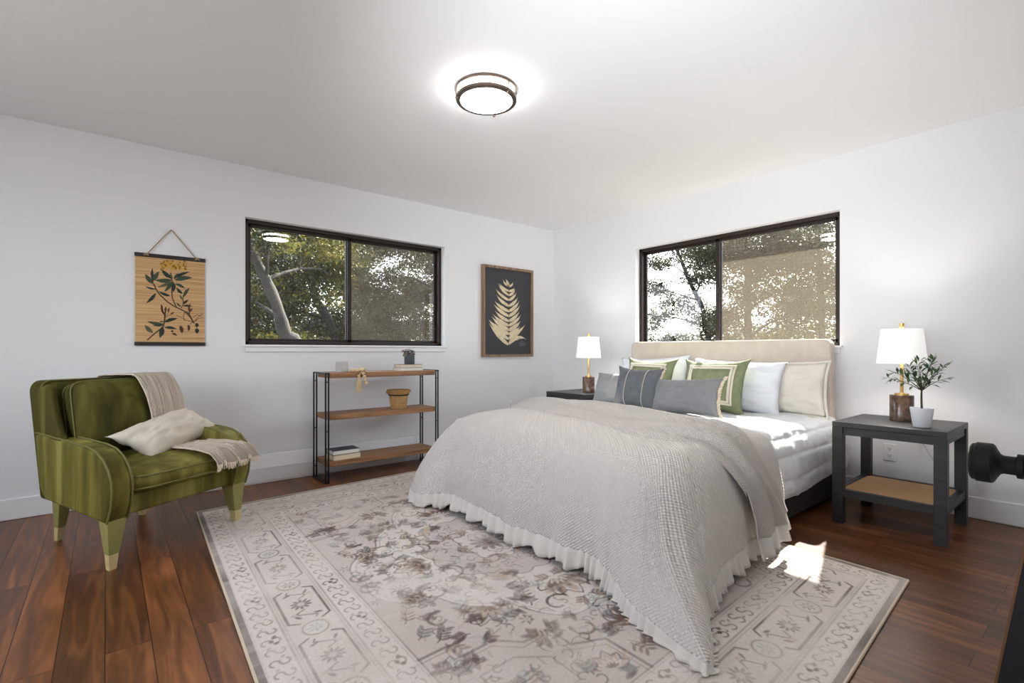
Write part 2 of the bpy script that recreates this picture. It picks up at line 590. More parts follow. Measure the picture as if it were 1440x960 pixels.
# eave outside the right wall (shades the upper part of the window) and roof edge over the back wall
g = G().b2((WB + T, WC - 0.3, RH + 0.0), (WB + T + 0.62, WA + 0.7, RH + 0.16))
struct('eave_right', g, mat('eave_wood', (120, 96, 74), 0.7, var=0.2), smooth=False)
g = G().b2((WD - 0.4, WA + T, RH), (WB + T, WA + T + 0.7, RH + 0.16))
struct('eave_back', g, MATS['eave_wood'], smooth=False)

# ------------------------------------------------------------------ rug
def make_rug():
    W, Lh = 2.40, 3.22
    cs = 0.004
    nx, ny = int(W / cs), int(Lh / cs)
    rng = np.random.default_rng(5)

    def vnoise(fx, fy, seed):
        r = np.random.default_rng(seed)
        gx, gy = int(fx) + 2, int(fy) + 2
        a = r.random((gy, gx))
        X = np.linspace(0, fx - 0.001, nx); Y = np.linspace(0, fy - 0.001, ny)
        xi = X.astype(int); yi = Y.astype(int)
        xf = X - xi; yf = Y - yi
        xf = xf * xf * (3 - 2 * xf); yf = yf * yf * (3 - 2 * yf)
        a00 = a[np.ix_(yi, xi)]; a10 = a[np.ix_(yi, xi + 1)]; a01 = a[np.ix_(yi + 1, xi)]; a11 = a[np.ix_(yi + 1, xi + 1)]
        return (a00 * (1 - xf) + a10 * xf) * (1 - yf)[:, None] + (a01 * (1 - xf) + a11 * xf) * yf[:, None]

    def fbm(fx, fy, seed, oct_=4):
        s = 0; am = 0.5; tot = 0
        for i in range(oct_):
            s = s + am * vnoise(fx, fy, seed + i); tot += am; am *= 0.5; fx *= 2; fy *= 2
        return s / tot

    base = np.array(lin((206, 197, 191)))
    img = np.ones((ny, nx, 3)) * base
    X = (np.arange(nx) + 0.5) * cs; Y = (np.arange(ny) + 0.5) * cs
    XX, YY = np.meshgrid(X, Y)
    LINE = np.array(lin((104, 88, 86))); DARK = np.array(lin((84, 70, 66))); TEAL = np.array(lin((150, 160, 162)))
    RUST = np.array(lin((182, 156, 140))); MAUVE = np.array(lin((182, 166, 162))); IVORY = np.array(lin((216, 209, 203))); BRN = np.array(lin((122, 100, 90)))
    SAND = np.array(lin((198, 182, 162)))
    wear = np.clip(1.55 * fbm(14, 19, 50, 5) - 0.10, 0.12, 1.0)

    def blend(mask, col, al):
        nonlocal img
        a = (np.clip(mask, 0, 1) * al)[..., None]
        img = img * (1 - a) + col * a

    def rect(x0, x1, y0, y1, col, al):
        m = ((XX >= x0) & (XX < x1) & (YY >= y0) & (YY < y1)) * 1.0
        blend(m * (0.4 + 0.6 * wear), col, al)

    def local(x0, x1, y0, y1):
        i0, i1 = max(0, int(x0 / cs) - 2), min(nx, int(x1 / cs) + 3)
        j0, j1 = max(0, int(y0 / cs) - 2), min(ny, int(y1 / cs) + 3)
        return i0, i1, j0, j1

    def paint(d, w, col, al, sl):
        j0, j1, i0, i1 = sl
        m = np.clip((w / 2 - d) / cs + 0.6, 0, 1) * al * wear[j0:j1, i0:i1]
        img[j0:j1, i0:i1] = img[j0:j1, i0:i1] * (1 - m[..., None]) + col * m[..., None]

    def stroke1(pts, wd, col, al):
        xs = [p[0] for p in pts]; ys = [p[1] for p in pts]
        i0, i1, j0, j1 = local(min(xs) - wd, max(xs) + wd, min(ys) - wd, max(ys) + wd)
        if i1 <= i0 or j1 <= j0: return
        x = XX[j0:j1, i0:i1]; y = YY[j0:j1, i0:i1]
        d = np.full(x.shape, 9.0)
        for (ax, ay), (bx_, by_) in zip(pts[:-1], pts[1:]):
            dx, dy = bx_ - ax, by_ - ay
            t = np.clip(((x - ax) * dx + (y - ay) * dy) / (dx * dx + dy * dy + 1e-9), 0, 1)
            d = np.minimum(d, np.hypot(x - ax - t * dx, y - ay - t * dy))
        paint(d, wd, col, al, (j0, j1, i0, i1))

    def blob1(cx, cy, rx, ry, ang, col, al):
        r = max(rx, ry)
        i0, i1, j0, j1 = local(cx - r, cx + r, cy - r, cy + r)
        if i1 <= i0 or j1 <= j0: return
        x = XX[j0:j1, i0:i1] - cx; y = YY[j0:j1, i0:i1] - cy
        u = x * cos(ang) + y * sin(ang); v = -x * sin(ang) + y * cos(ang)
        d = np.sqrt((u / rx) ** 2 + (v / ry) ** 2)
        m = np.clip((1 - d) * 3.0, 0, 1) * al * wear[j0:j1, i0:i1]
        img[j0:j1, i0:i1] = img[j0:j1, i0:i1] * (1 - m[..., None]) + col * m[..., None]

    MIR = [(1, 1), (-1, 1), (1, -1), (-1, -1)]

    def sym(p, k):
        sx, sy = MIR[k]
        return (p[0] if sx > 0 else W - p[0], p[1] if sy > 0 else Lh - p[1])

    def stroke(pts, wd, col, al=0.8, four=True):
        for k in range(4 if four else 1):
            stroke1([sym(p, k) for p in pts], wd, col, al)

    def blob(c, rx, ry, ang, col, al=0.8, four=True):
        for k in range(4 if four else 1):
            q = sym(c, k)
            a = ang
            if MIR[k][0] < 0: a = pi - a
            if MIR[k][1] < 0: a = -a
            blob1(q[0], q[1], rx, ry, a, col, al)

    def flower(c, r, col, ctr, n=8, four=True, ring=None):
        for i in range(n):
            a = 2 * pi * i / n + 0.2
            blob((c[0] + r * 0.62 * cos(a), c[1] + r * 0.62 * sin(a)), r * 0.40, r * 0.17, a, col, 0.85, four)
        blob(c, r * 0.22, r * 0.22, 0, ctr, 0.9, four)
        if ring:
            stroke([(c[0] + r * 1.35 * cos(t), c[1] + r * 1.05 * sin(t)) for t in np.linspace(0, 2 * pi, 20)], 0.005, ring, 0.6, four)

    def leafspray(c, ang, ln, col, col2, four=True):
        p = c
        pts = []
        for i in range(6):
            a = ang + 0.5 * sin(i * 0.8)
            pts.append(p)
            p = (p[0] + ln / 6 * cos(a), p[1] + ln / 6 * sin(a))
        stroke(pts, 0.006, col, 0.8, four)
        for i, q in enumerate(pts[1:]):
            for sg in (-1, 1):
                a = ang + sg * 0.9
                blob((q[0] + 0.02 * cos(a), q[1] + 0.02 * sin(a)), 0.022, 0.008, a, col2 if i % 2 else col, 0.75, four)

    def hook(c, ang, r, col, wd=0.008, four=True):
        pts = []
        for i in range(14):
            t = i / 13
            a = ang + t * 4.2
            rr = r * (1 - 0.62 * t)
            pts.append((c[0] + rr * cos(a), c[1] + rr * sin(a)))
        stroke(pts, wd, col, 0.85, four)
        blob(pts[0], r * 0.3, r * 0.14, ang + 1.3, col, 0.8, four)

    def palmette(c, ang, r, cols, four=True):
        for i, s in enumerate((1.0, 0.72, 0.42)):
            for k in (-2, -1, 0, 1, 2):
                a = ang + k * 0.48
                blob((c[0] + r * s * 0.6 * cos(a), c[1] + r * s * 0.6 * sin(a)), r * s * 0.5, r * s * 0.18, a, cols[i], 0.8, four)
        pts = []
        for k in range(21):
            t = (k - 10) / 10
            a = ang + t * 1.5
            rr = r * (1.05 + 0.16 * cos(t * 15)) * (1 - 0.25 * abs(t))
            pts.append((c[0] + rr * cos(a), c[1] + rr * sin(a)))
        stroke(pts, 0.006, LINE, 0.8, four)

    # ---- washed ground
    f1 = fbm(9, 12, 1, 5); f2 = fbm(22, 26, 9, 4); f3 = fbm(5, 70, 21, 4)
    # ---- field areas
    fx0, fy0 = 0.44, 0.44
    cx, cy = W / 2, Lh / 2
    rect(fx0, W - fx0, fy0, Lh - fy0, MAUVE, 0.38)
    # scalloped medallion
    ang = np.arctan2((YY - cy) / 1.12, XX - cx); rad = np.hypot((YY - cy) / 1.12, XX - cx)
    sc_r = 0.62 + 0.035 * np.abs(np.sin(ang * 6)) * 1.6 + 0.07 * np.cos(ang * 4)
    inside = (rad < sc_r) & (XX > fx0) & (XX < W - fx0)
    blend(inside * 1.0, IVORY, 0.8)
    inner = rad < 0.34 + 0.03 * np.abs(np.sin(ang * 8))
    blend(inner * 1.0, MAUVE, 0.5)
    core = rad < 0.17 + 0.02 * np.cos(ang * 8)
    blend(core * 1.0, IVORY, 0.7)
    for k in (1.0, 0.965):
        pts = []
        for a in np.linspace(-pi, pi, 260):
            r = (0.62 + 0.056 * abs(sin(a * 6)) + 0.07 * cos(a * 4)) * k
            pts.append((min(max(cx + r * cos(a), fx0), W - fx0), cy + 1.12 * r * sin(a)))
        stroke1(pts, 0.007 if k == 1 else 0.005, LINE if k == 1 else BRN, 0.8 if k == 1 else 0.45)
    pts = [(cx + (0.34 + 0.03 * abs(sin(a * 8))) * cos(a), cy + 1.12 * (0.34 + 0.03 * abs(sin(a * 8))) * sin(a)) for a in np.linspace(-pi, pi, 160)]
    stroke1(pts, 0.007, LINE, 0.8)
    pts = [(cx + (0.17 + 0.02 * cos(a * 8)) * cos(a), cy + 1.12 * (0.17 + 0.02 * cos(a * 8)) * sin(a)) for a in np.linspace(-pi, pi, 100)]
    stroke1(pts, 0.007, DARK, 0.8)
    # stepped corner panels
    stepped = [(fx0, 0.98), (0.56, 0.98), (0.56, 0.90), (0.70, 0.90), (0.78, 0.82), (0.90, 0.82), (0.90, 0.70), (1.02, 0.64), (1.02, fy0)]
    stroke(stepped, 0.012, LINE, 0.75)
    stroke([(x - 0.022, y - 0.022) for x, y in stepped], 0.005, BRN, 0.6)
    stroke([(0.62, 0.56), (0.80, 0.56), (0.80, 0.70), (0.70, 0.78), (0.56, 0.78), (0.56, 0.62), (0.62, 0.56)], 0.008, LINE, 0.6)
    flower((0.68, 0.66), 0.06, TEAL, RUST, 10)
    palmette((0.50, 0.86), 0.5, 0.07, (TEAL, IVORY, DARK))
    palmette((0.92, 0.52), 1.2, 0.075, (RUST, IVORY, DARK))
    # big palmettes and dark leaves round the medallion
    palmette((cx, cy - 0.52), -pi / 2, 0.15, (RUST, BRN, IVORY))
    palmette((cx - 0.40, cy), pi, 0.13, (SAND, BRN, DARK))
    palmette((0.82, 1.10), 3.9, 0.12, (DARK, SAND, BRN))
    palmette((0.98, 1.22), 0.9, 0.10, (RUST, SAND, TEAL))
    palmette((cx, 0.62), pi / 2, 0.13, (DARK, BRN, SAND))
    palmette((0.56, 1.36), 0.2, 0.10, (DARK, BRN, SAND))
    for (p, a, r, c_) in (((1.06, 0.92), 0.4, 0.07, DARK), ((0.72, 1.34), 2.1, 0.08, BRN), ((0.62, 1.14), 1.2, 0.06, DARK), ((1.10, 1.44), 4.0, 0.05, BRN),
                          ((0.86, 1.46), 5.0, 0.07, DARK), ((1.02, 0.74), 2.6, 0.06, BRN), ((0.50, 1.54), 0.5, 0.06, DARK), ((0.60, 0.50), 3.5, 0.05, DARK)):
        hook(p, a, r, c_, 0.012)
    for (p, a, l, c1, c2) in (((0.96, 0.98), 0.9, 0.16, DARK, BRN), ((0.66, 1.24), 1.5, 0.18, BRN, DARK), ((1.14, 1.06), 2.3, 0.14, TEAL, LINE), ((0.50, 1.20), 0.8, 0.13, LINE, RUST),
                              ((0.76, 0.96), 0.1, 0.15, DARK, TEAL), ((1.08, 0.52), 0.2, 0.11, LINE, RUST), ((0.90, 1.30), 4.4, 0.15, BRN, SAND), ((0.52, 0.54), 0.6, 0.12, TEAL, LINE),
                              ((0.54, 1.02), 0.5, 0.10, DARK, LINE), ((1.00, 1.56), 3.3, 0.16, LINE, TEAL)):
        leafspray(p, a, l, c1, c2)
    for (p, r, c1, c2, nn) in (((1.04, 1.14), 0.045, LINE, RUST, 8), ((0.74, 1.18), 0.04, TEAL, SAND, 8), ((0.60, 1.46), 0.05, DARK, RUST, 8), ((0.88, 0.92), 0.035, BRN, TEAL, 6),
                               ((1.16, 0.80), 0.04, TEAL, DARK, 8), ((1.12, 1.32), 0.035, DARK, SAND, 6), ((0.78, 1.58), 0.045, RUST, DARK, 8), ((0.48, 1.42), 0.03, LINE, TEAL, 6)):
        flower(p, r, c1, c2, nn)
    flower((cx, cy), 0.11, DARK, TEAL, 12, False)
    for i in range(330):
        p = (rng.uniform(fx0 + 0.03, cx), rng.uniform(fy0 + 0.03, cy))
        c_ = (LINE, TEAL, RUST, BRN, SAND, DARK)[rng.integers(0, 6)]
        q = rng.integers(0, 4)
        a = rng.uniform(0, 6.28)
        if q == 0: blob(p, rng.uniform(0.012, 0.03), rng.uniform(0.004, 0.008), a, c_, 0.5)
        elif q == 1: hook(p, a, rng.uniform(0.018, 0.032), c_, 0.005)
        elif q == 2: leafspray(p, a, rng.uniform(0.05, 0.08), LINE, c_)
        else: stroke([(p[0] + 0.022 * k * cos(a + 0.5 * sin(k * 1.4)), p[1] + 0.022 * k * sin(a + 0.5 * sin(k * 1.4))) for k in range(4)], 0.005, c_, 0.7)
    # ---- borders
    rect(0, W, 0, 0.44, IVORY, 0.0)
    for (a, b, col, al) in ((0.0, 0.030, DARK, 0.78), (0.030, 0.128, IVORY, 0.45), (0.335, 0.44, IVORY, 0.45)):
        m = (np.minimum(np.minimum(XX, W - XX), np.minimum(YY, Lh - YY)))
        blend(((m >= a) & (m < b)) * (0.45 + 0.55 * wear), col, al)
    m = np.minimum(np.minimum(XX, W - XX), np.minimum(YY, Lh - YY))
    for (d, wd, al) in ((0.032, 0.004, 0.3), (0.128, 0.006, 0.5), (0.140, 0.004, 0.35), (0.322, 0.004, 0.35), (0.335, 0.006, 0.55), (0.432, 0.004, 0.4), (0.444, 0.006, 0.6)):
        blend(np.clip((wd / 2 - np.abs(m - d)) / cs + 0.6, 0, 1) * wear, LINE, al)

    def along(side, s, d):
        """border coordinates: s along, d inward"""
        return ((d, s), (W - d, s), (s, d), (s, Lh - d))[side]

    for side in range(4):
        ln = Lh if side < 2 else W
        for band, (lo, hi) in enumerate(((0.036, 0.124), (0.340, 0.428))):
            s = lo + 0.05; k = 0
            while s < ln - lo - 0.04:
                mid = (lo + hi) / 2; h = (hi - lo) * 0.34
                if k % 5 == 4:
                    for q in (-0.02, 0.0, 0.02):
                        c0 = along(side, s + q, mid + abs(q) * 0.7); blob1(c0[0], c0[1], 0.011, 0.011, 0, DARK, 0.9)
                pts = []
                for an in np.linspace(30, 260, 10): pts.append(along(side, s + 0.017 * cos(radians(an)), mid + 0.0155 + 0.0155 * sin(radians(an))))
                for an in np.linspace(90, -150, 10): pts.append(along(side, s + 0.017 * cos(radians(an)), mid - 0.0155 + 0.0155 * sin(radians(an))))
                stroke1(pts, 0.0058, LINE if k % 3 else BRN, 0.9)
                c0 = along(side, s + 0.030, mid + h * 0.5 * (1 if k % 2 else -1)); blob1(c0[0], c0[1], 0.009, 0.006, 0.6, BRN, 0.8)
                s += 0.070; k += 1
        s = 0.20; k = 0
        n = int(round((ln - 0.36) / 0.40)); st = (ln - 0.36) / n
        for k in range(n):
            s = 0.18 + st * (k + 0.5)
            a, b = st * 0.36, 0.077; c_ = 0.231
            oct_ = [(s - a, c_ - b * 0.55), (s - a * 0.86, c_ - b), (s + a * 0.86, c_ - b), (s + a, c_ - b * 0.55)]
            stroke1([along(side, p, q) for p, q in oct_], 0.009, LINE, 0.9)
            oct_ = [(s - a, c_ + b * 0.55), (s - a * 0.86, c_ + b), (s + a * 0.86, c_ + b), (s + a, c_ + b * 0.55)]
            stroke1([along(side, p, q) for p, q in oct_], 0.009, DARK, 0.9)
            p0 = along(side, s, c_)
            flower(p0, 0.045, DARK, SAND, 10, False)
            for sg in (-1, 1):
                pts = [along(side, s + sg * (0.05 + 0.016 * i), c_ + 0.035 * sin(i * 1.1) * sg) for i in range(6)]
                stroke1(pts, 0.006, DARK, 0.85)
                for dd in (-0.035, 0.04):
                    q = along(side, s + sg * 0.10, c_ + dd); blob1(q[0], q[1], 0.02, 0.008, sg * 0.7 + dd * 9, DARK, 0.85)
                q = along(side, s + sg * 0.075, c_ + 0.045 * sg); blob1(q[0], q[1], 0.016, 0.012, 0.4, RUST, 0.6)
            e = along(side, s + st * 0.5, c_)
            if k < n - 1:
                for rr, cc in ((0.052, SAND), (0.046, LINE)):
                    stroke1([(e[0] + rr * cos(t), e[1] + rr * 1.05 * sin(t)) for t in np.linspace(0, 2 * pi, 18)], 0.005, cc, 0.8)
                flower(e, 0.032, LINE if k % 2 else TEAL, RUST, 7, False)
    # ---- wash, fading, abrash
    img = img * (0.86 + 0.24 * f1 + 0.10 * f2)[..., None]
    pale = np.clip((f3 - 0.52) * 3.0, 0, 1)[..., None] * 0.38
    img = img * (1 - pale) + IVORY * pale
    warm = np.clip((fbm(6, 8, 77, 4) - 0.5) * 2.2, 0, 1)[..., None] * 0.20
    img = img * (1 - warm) + SAND * warm
    img = img * (1 + (rng.random((ny, nx, 1)) - 0.5) * 0.14)
    img = np.clip(img, 0, 1)

    # ---- mesh: quad with the slightly pulled corners it has in the room
    A, B, C, D = [np.array(p) for p in ((0.44, 3.67), (2.80, 3.80), (2.745, 0.592), (0.305, 0.445))]
    U = (np.arange(nx + 1) / nx)[None, :, None]; Vv = (np.arange(ny + 1) / ny)[:, None, None]
    Pxy = (D * (1 - U) + C * U) * (1 - Vv) + (A * (1 - U) + B * U) * Vv
    z = np.full((ny + 1, nx + 1, 1), 0.009)
    co = np.concatenate([Pxy, z], 2).reshape(-1, 3).astype(np.float32)
    idx = np.arange((ny + 1) * (nx + 1)).reshape(ny + 1, nx + 1)
    quads = np.stack([idx[:-1, :-1], idx[:-1, 1:], idx[1:, 1:], idx[1:, :-1]], -1).reshape(-1, 4).astype(np.int32)
    me = bpy.data.meshes.new('pile')
    nf = len(quads)
    me.vertices.add(len(co)); me.vertices.foreach_set('co', co.ravel())
    me.loops.add(nf * 4); me.loops.foreach_set('vertex_index', quads.ravel())
    me.polygons.add(nf); me.polygons.foreach_set('loop_start', np.arange(0, nf * 4, 4, dtype=np.int32))
    me.update(calc_edges=True)
    ca = me.color_attributes.new('pattern', 'BYTE_COLOR', 'POINT')
    pad = np.ones((ny + 1, nx + 1, 4), dtype=np.float32)
    pad[:-1, :-1, :3] = img; pad[-1, :-1, :3] = img[-1]; pad[:-1, -1, :3] = img[:, -1]; pad[-1, -1, :3] = img[-1, -1]
    ca.data.foreach_set('color', pad.ravel())
    m, t, b = base_mat('rug_pile')
    at = t.nodes.new('ShaderNodeVertexColor'); at.layer_name = 'pattern'
    t.links.new(at.outputs[0], b.inputs['Base Color'])
    b.inputs['Roughness'].default_value = 0.95
    b.inputs['Specular IOR Level'].default_value = 0.1
    tc = t.nodes.new('ShaderNodeTexCoord'); nz = t.nodes.new('ShaderNodeTexNoise'); nz.inputs['Scale'].default_value = 500
    t.links.new(tc.outputs['Object'], nz.inputs['Vector'])
    bp = t.nodes.new('ShaderNodeBump'); bp.inputs['Strength'].default_value = 0.35; bp.inputs['Distance'].default_value = 0.002
    t.links.new(nz.outputs[0], bp.inputs['Height']); t.links.new(bp.outputs[0], b.inputs['Normal'])
    me.materials.append(m)
    root = thing('area_rug', 'large faded oriental pattern rug in greige and taupe under the bed', 'rug', (0, 0, 0))
    o = bpy.data.objects.new('pile', me); COL.objects.link(o); o.parent = root
    g = G()
    ring = [A, B, C, D]
    for i in range(4):
        p, q = ring[i], ring[(i + 1) % 4]
        g.tube([(*(p + (q - p) * k / 12), 0.0055) for k in range(13)], 0.0055, 6)
    mk('binding', g, mat('rug_binding', (206, 190, 168), 0.9), root, label='cream stitched edge binding')


make_rug()

# ------------------------------------------------------------------ bed
M_HEAD = mat('headboard_linen', (212, 198, 184), 0.9, var=0.06, vscale=14, weave=(420, 420, 0.12, 0.002, 'x'), sheen=0.2)
M_BASE = mat('bed_base_velvet', (44, 36, 36), 0.85, var=0.25, vscale=9, sheen=0.3)
M_QUILT = mat('quilt_cotton', (222, 224, 226), 0.9, bump=0.25, bscale=60)
M_COVER = mat('waffle_cotton', (222, 216, 211), 0.95, weave=(58, 58, 0.8, 0.0055, 'x'))
M_RUFF = mat('ruffle_cotton', (214, 209, 203), 0.95, bump=0.1, bscale=120)

bed = thing('bed', 'upholstered bed with cream linen headboard and dark velvet base', 'bed', (2.95, 2.17, 0))
g = G().b2((1.90, 1.225, 0.035), (3.99, 3.10, 0.30))
mk('base', g, M_BASE, bed, bevel=0.02, seg=3, world=True, smooth=False)
g = G()
for (x, y) in ((2.0, 1.32), (2.0, 3.0), (3.9, 1.32), (3.9, 3.0)):
    mk('foot', G().cyl((x, y, 0.009 if x < 3 else 0.0), (x, y, 0.04), 0.025), M_BLACK, bed, world=True)
# headboard: thick padded slab with rounded top corners
poly = []
y0, y1, zt, r = 1.302, 3.035, 1.107, 0.05
poly += [(y0, 0.02)]
for k in range(7):
    a = pi - k / 6 * pi / 2; poly.append((y0 + r + r * cos(a), zt - r + r * sin(a)))
for k in range(7):
    a = pi / 2 - k / 6 * pi / 2; poly.append((y1 - r + r * cos(a), zt - r + r * sin(a)))
poly += [(y1, 0.02)]
g = G().prism(poly, 3.985, 4.085, lambda p, q, h: (h, p, q))
mk('headboard', g, M_HEAD, bed, bevel=0.018, seg=4, world=True)
g = G().b2((1.93, 1.255, 0.28), (3.985, 3.06, 0.535))
mk('mattress', g, mat('mattress_ticking', (225, 225, 222), 0.9), bed, bevel=0.05, seg=4, world=True)


def crom(P, t):
    """Catmull-Rom through P (list of arrays) at t in 0..1"""
    n = len(P) - 1
    x = min(max(t, 0), 1) * n
    i = min(int(x), n - 1); f = x - i
    p0 = P[max(i - 1, 0)]; p1 = P[i]; p2 = P[i + 1]; p3 = P[min(i + 2, n)]
    return 0.5 * ((2 * p1) + (p2 - p0) * f + (2 * p0 - 5 * p1 + 4 * p2 - p3) * f * f + (3 * p1 - p0 - 3 * p2 + p3) * f ** 3)


A_ = lambda *a: np.array(a, dtype=float)

# quilt: top plus right side drop (and left) with stitched channels
def quilt_fn(u, v):
    # u: along bed from x=2.3 to head 3.99 ; v: across from right hem over the top to left hem
    x = 2.30 + 1.685 * u
    hem = 0.165 + 0.035 * u + 0.012 * sin(u * 9)
    pts = [A_(1.205, hem), A_(1.200, hem + 0.10), A_(1.215, 0.40), A_(1.245, 0.50), A_(1.34, 0.553), A_(1.70, 0.562), A_(2.17, 0.565),
           A_(2.65, 0.562), A_(2.98, 0.553), A_(3.07, 0.50), A_(3.11, 0.40), A_(3.12, 0.3), A_(3.12, 0.2)]
    y, z = crom(pts, v)
    # arc-length like coordinate for stitching
    s = v * 12 * 0.17
    row = abs(sin(pi * s / 0.175)); colm = abs(sin(pi * (x + 0.03 * sin(s * 4)) / 0.115))
    puff = 0.017 * (min(row, 1) ** 0.34) * (0.45 + 0.55 * colm ** 0.34) - 0.009
    wr = 0.008 * n3(x * 9, s * 9, 2.0) + 0.004 * n3(x * 24, s * 24, 5.0)
    # outward
    e = 0.004
    p2 = crom(pts, min(v + e, 1)); p1 = crom(pts, max(v - e, 0))
    d = p2 - p1; n = A_(-d[1], d[0]); n /= (np.linalg.norm(n) + 1e-9)
    off = puff + wr
    return (x, y + n[0] * off, z + n[1] * off)


qu = thing('quilt', 'white stitched quilt on the mattress, bare near the pillows', 'quilt', (3.1, 2.17, 0.3))
mk('quilt_top', G().grid(quilt_fn, 90, 150, 1.685, 2.0), M_QUILT, qu, world=True, angle=180, solid=0.006)

# ---- coverlet
ST = [  # interior, shoulder, edge, mid, hem
    [(2.80, 2.20, .588), (2.78, 2.80, .585), (2.76, 2.99, .560), (2.75, 3.12, .33), (2.74, 3.14, .12)],
    [(2.62, 2.20, .588), (2.34, 2.80, .585), (2.26, 2.99, .552), (2.22, 3.11, .33), (2.20, 3.13, .12)],
    [(2.52, 2.20, .588), (2.14, 2.76, .582), (1.96, 2.94, .540), (1.80, 3.08, .30), (1.74, 3.12, .10)],
    [(2.45, 2.20, .588), (2.06, 2.72, .580), (1.85, 2.88, .530), (1.69, 3.02, .28), (1.615, 3.06, .085)],
    [(2.40, 2.20, .588), (2.02, 2.62, .580), (1.82, 2.76, .528), (1.66, 2.88, .28), (1.575, 2.90, .085)],
    [(2.38, 2.20, .588), (2.01, 2.50, .580), (1.81, 2.60, .526), (1.69, 2.66, .30), (1.67, 2.66, .125)],
    [(2.36, 2.18, .588), (2.01, 2.30, .580), (1.81, 2.34, .526), (1.685, 2.36, .30), (1.655, 2.36, .12)],
    [(2.36, 2.14, .588), (2.01, 2.05, .580), (1.81, 2.02, .526), (1.68, 2.00, .30), (1.645, 2.00, .115)],
    [(2.36, 2.10, .588), (2.01, 1.80, .580), (1.81, 1.72, .526), (1.68, 1.68, .30), (1.65, 1.66, .115)],
    [(2.37, 2.06, .588), (2.01, 1.56, .580), (1.81, 1.50, .528), (1.69, 1.46, .30), (1.66, 1.43, .110)],
    [(2.38, 2.03, .588), (2.03, 1.44, .580), (1.82, 1.36, .530), (1.66, 1.30, .28), (1.585, 1.27, .075)],
    [(2.39, 2.02, .588), (2.05, 1.40, .580), (1.84, 1.30, .530), (1.655, 1.20, .27), (1.51, 1.10, .065)],
    [(2.40, 2.01, .588), (2.07, 1.37, .580), (1.86, 1.25, .530), (1.66, 1.10, .25), (1.455, .83, .042)],
    [(2.42, 2.00, .588), (2.10, 1.36, .580), (1.90, 1.22, .530), (1.72, 1.06, .25), (1.56, .87, .055)],
    [(2.45, 2.00, .588), (2.15, 1.36, .580), (1.96, 1.20, .528), (1.82, 1.06, .27), (1.745, .985, .085)],
    [(2.50, 2.00, .588), (2.24, 1.37, .580), (2.08, 1.20, .525), (1.96, 1.07, .29), (1.90, 1.025, .115)],
    [(2.58, 2.00, .588), (2.40, 1.38, .580), (2.32, 1.21, .525), (2.25, 1.11, .31), (2.21, 1.08, .125)],
    [(2.68, 2.02, .588), (2.62, 1.38, .580), (2.60, 1.21, .525), (2.58, 1.13, .31), (2.56, 1.12, .13)],
    [(2.80, 2.06, .588), (2.80, 1.38, .580), (2.80, 1.21, .525), (2.80, 1.14, .31), (2.80, 1.13, .13)],
]
STA = [[A_(*p) for p in row] for row in ST]


def cover_pt(u, v):
    cols = [crom([STA[i][k] for i in range(len(STA))], u) for k in range(5)]
    return crom(cols, v)


def cover_fn(u, v):
    p = cover_pt(u, v)
    e0 = cover_pt(u, 0.5); h = cover_pt(u, 1.0)
    d = h - e0; d[2] = 0
    L_ = np.linalg.norm(d) + 1e-6
    t = max(0, v - 0.5) * 2
    s = u * 46
    am = 0.014 * t ** 1.3
    off = am * (sin(s * 1.9 + 0.8 * sin(s * 0.6)) + 0.6 * sin(s * 4.3 + 1.0)) * (0.6 + 0.5 * n3(u * 9, 3.1))
    p = p + d / L_ * off
    top = max(0, 1 - v * 2)
    p[2] += 0.006 * n3(p[0] * 4, p[1] * 4, 1.5) + 0.004 * top * n3(p[0] * 11, p[1] * 11, 7.5)
    if v > 0.45:
        p[0] += 0.004 * n3(p[1] * 7, p[2] * 7, 3.0)
    return tuple(p)


cov = thing('coverlet', 'oatmeal waffle weave coverlet draped over the foot of the bed onto the rug', 'bedspread', (1.9, 2.1, 0))
gcv = G().grid(cover_fn, 260, 70)
for i in range(261):
    row = [A_(*gcv.v[i * 71 + j]) for j in range(71)]
    a_, b_ = row[18], row[70]
    d_ = b_[:2] - a_[:2]; d_ /= np.linalg.norm(d_) + 1e-9
    acc = 0.0; edge = row[35][:2]
    for j in range(71):
        if j > 35: acc += np.linalg.norm(row[j] - row[j - 1])
        q_ = row[j][:2] if j <= 35 else edge + d_ * acc
        gcv.uv[i * 71 + j] = (q_[0], q_[1])
mk('cover', gcv, M_COVER, cov, world=True, angle=180, solid=0.006)


def ruffle(g, fn_edge, n, h, amp, waves, flare=0.2, zmin=0.012):
    """gathered strip hanging from an edge curve; fn_edge(u)->(point, outward)"""
    rows = 5
    def f(u, v):
        p, o = fn_edge(u)
        ph = u * waves * 2 * pi + 1.4 * sin(u * waves * 1.7) + 0.9 * sin(u * waves * 0.63)
        a = amp * (0.25 + 0.75 * v) * sin(ph)
        hh = h * (1 + 0.16 * sin(u * waves * 2.3 + 1))
        q = A_(*p) + A_(*o) * (a + flare * hh * v) + A_(0, 0, -hh * v)
        if q[2] < zmin: q[2] = zmin + 0.004 * (1 + sin(ph)) * v
        return tuple(q)
    g.grid(f, n, rows, 6, 0.1)


def cov_edge(u):
    p = A_(*cover_fn(u, 1.0))
    a = cover_pt(min(u + 0.004, 1), 1.0); b = cover_pt(max(u - 0.004, 0), 1.0)
    t = a - b; t[2] = 0
    o = A_(t[1], -t[0], 0); o /= (np.linalg.norm(o) + 1e-9)
    m = p - cover_pt(u, 0.5); m[2] = 0
    if o.dot(m) < 0: o = -o
    return p + A_(0, 0, 0.004), o


g = G(); ruffle(g, cov_edge, 1200, 0.085, 0.012, 84)
mk('ruffle', g, M_RUFF, cov, world=True, angle=180, solid=0.002, label='pale grey gathered cotton ruffle along the hem')

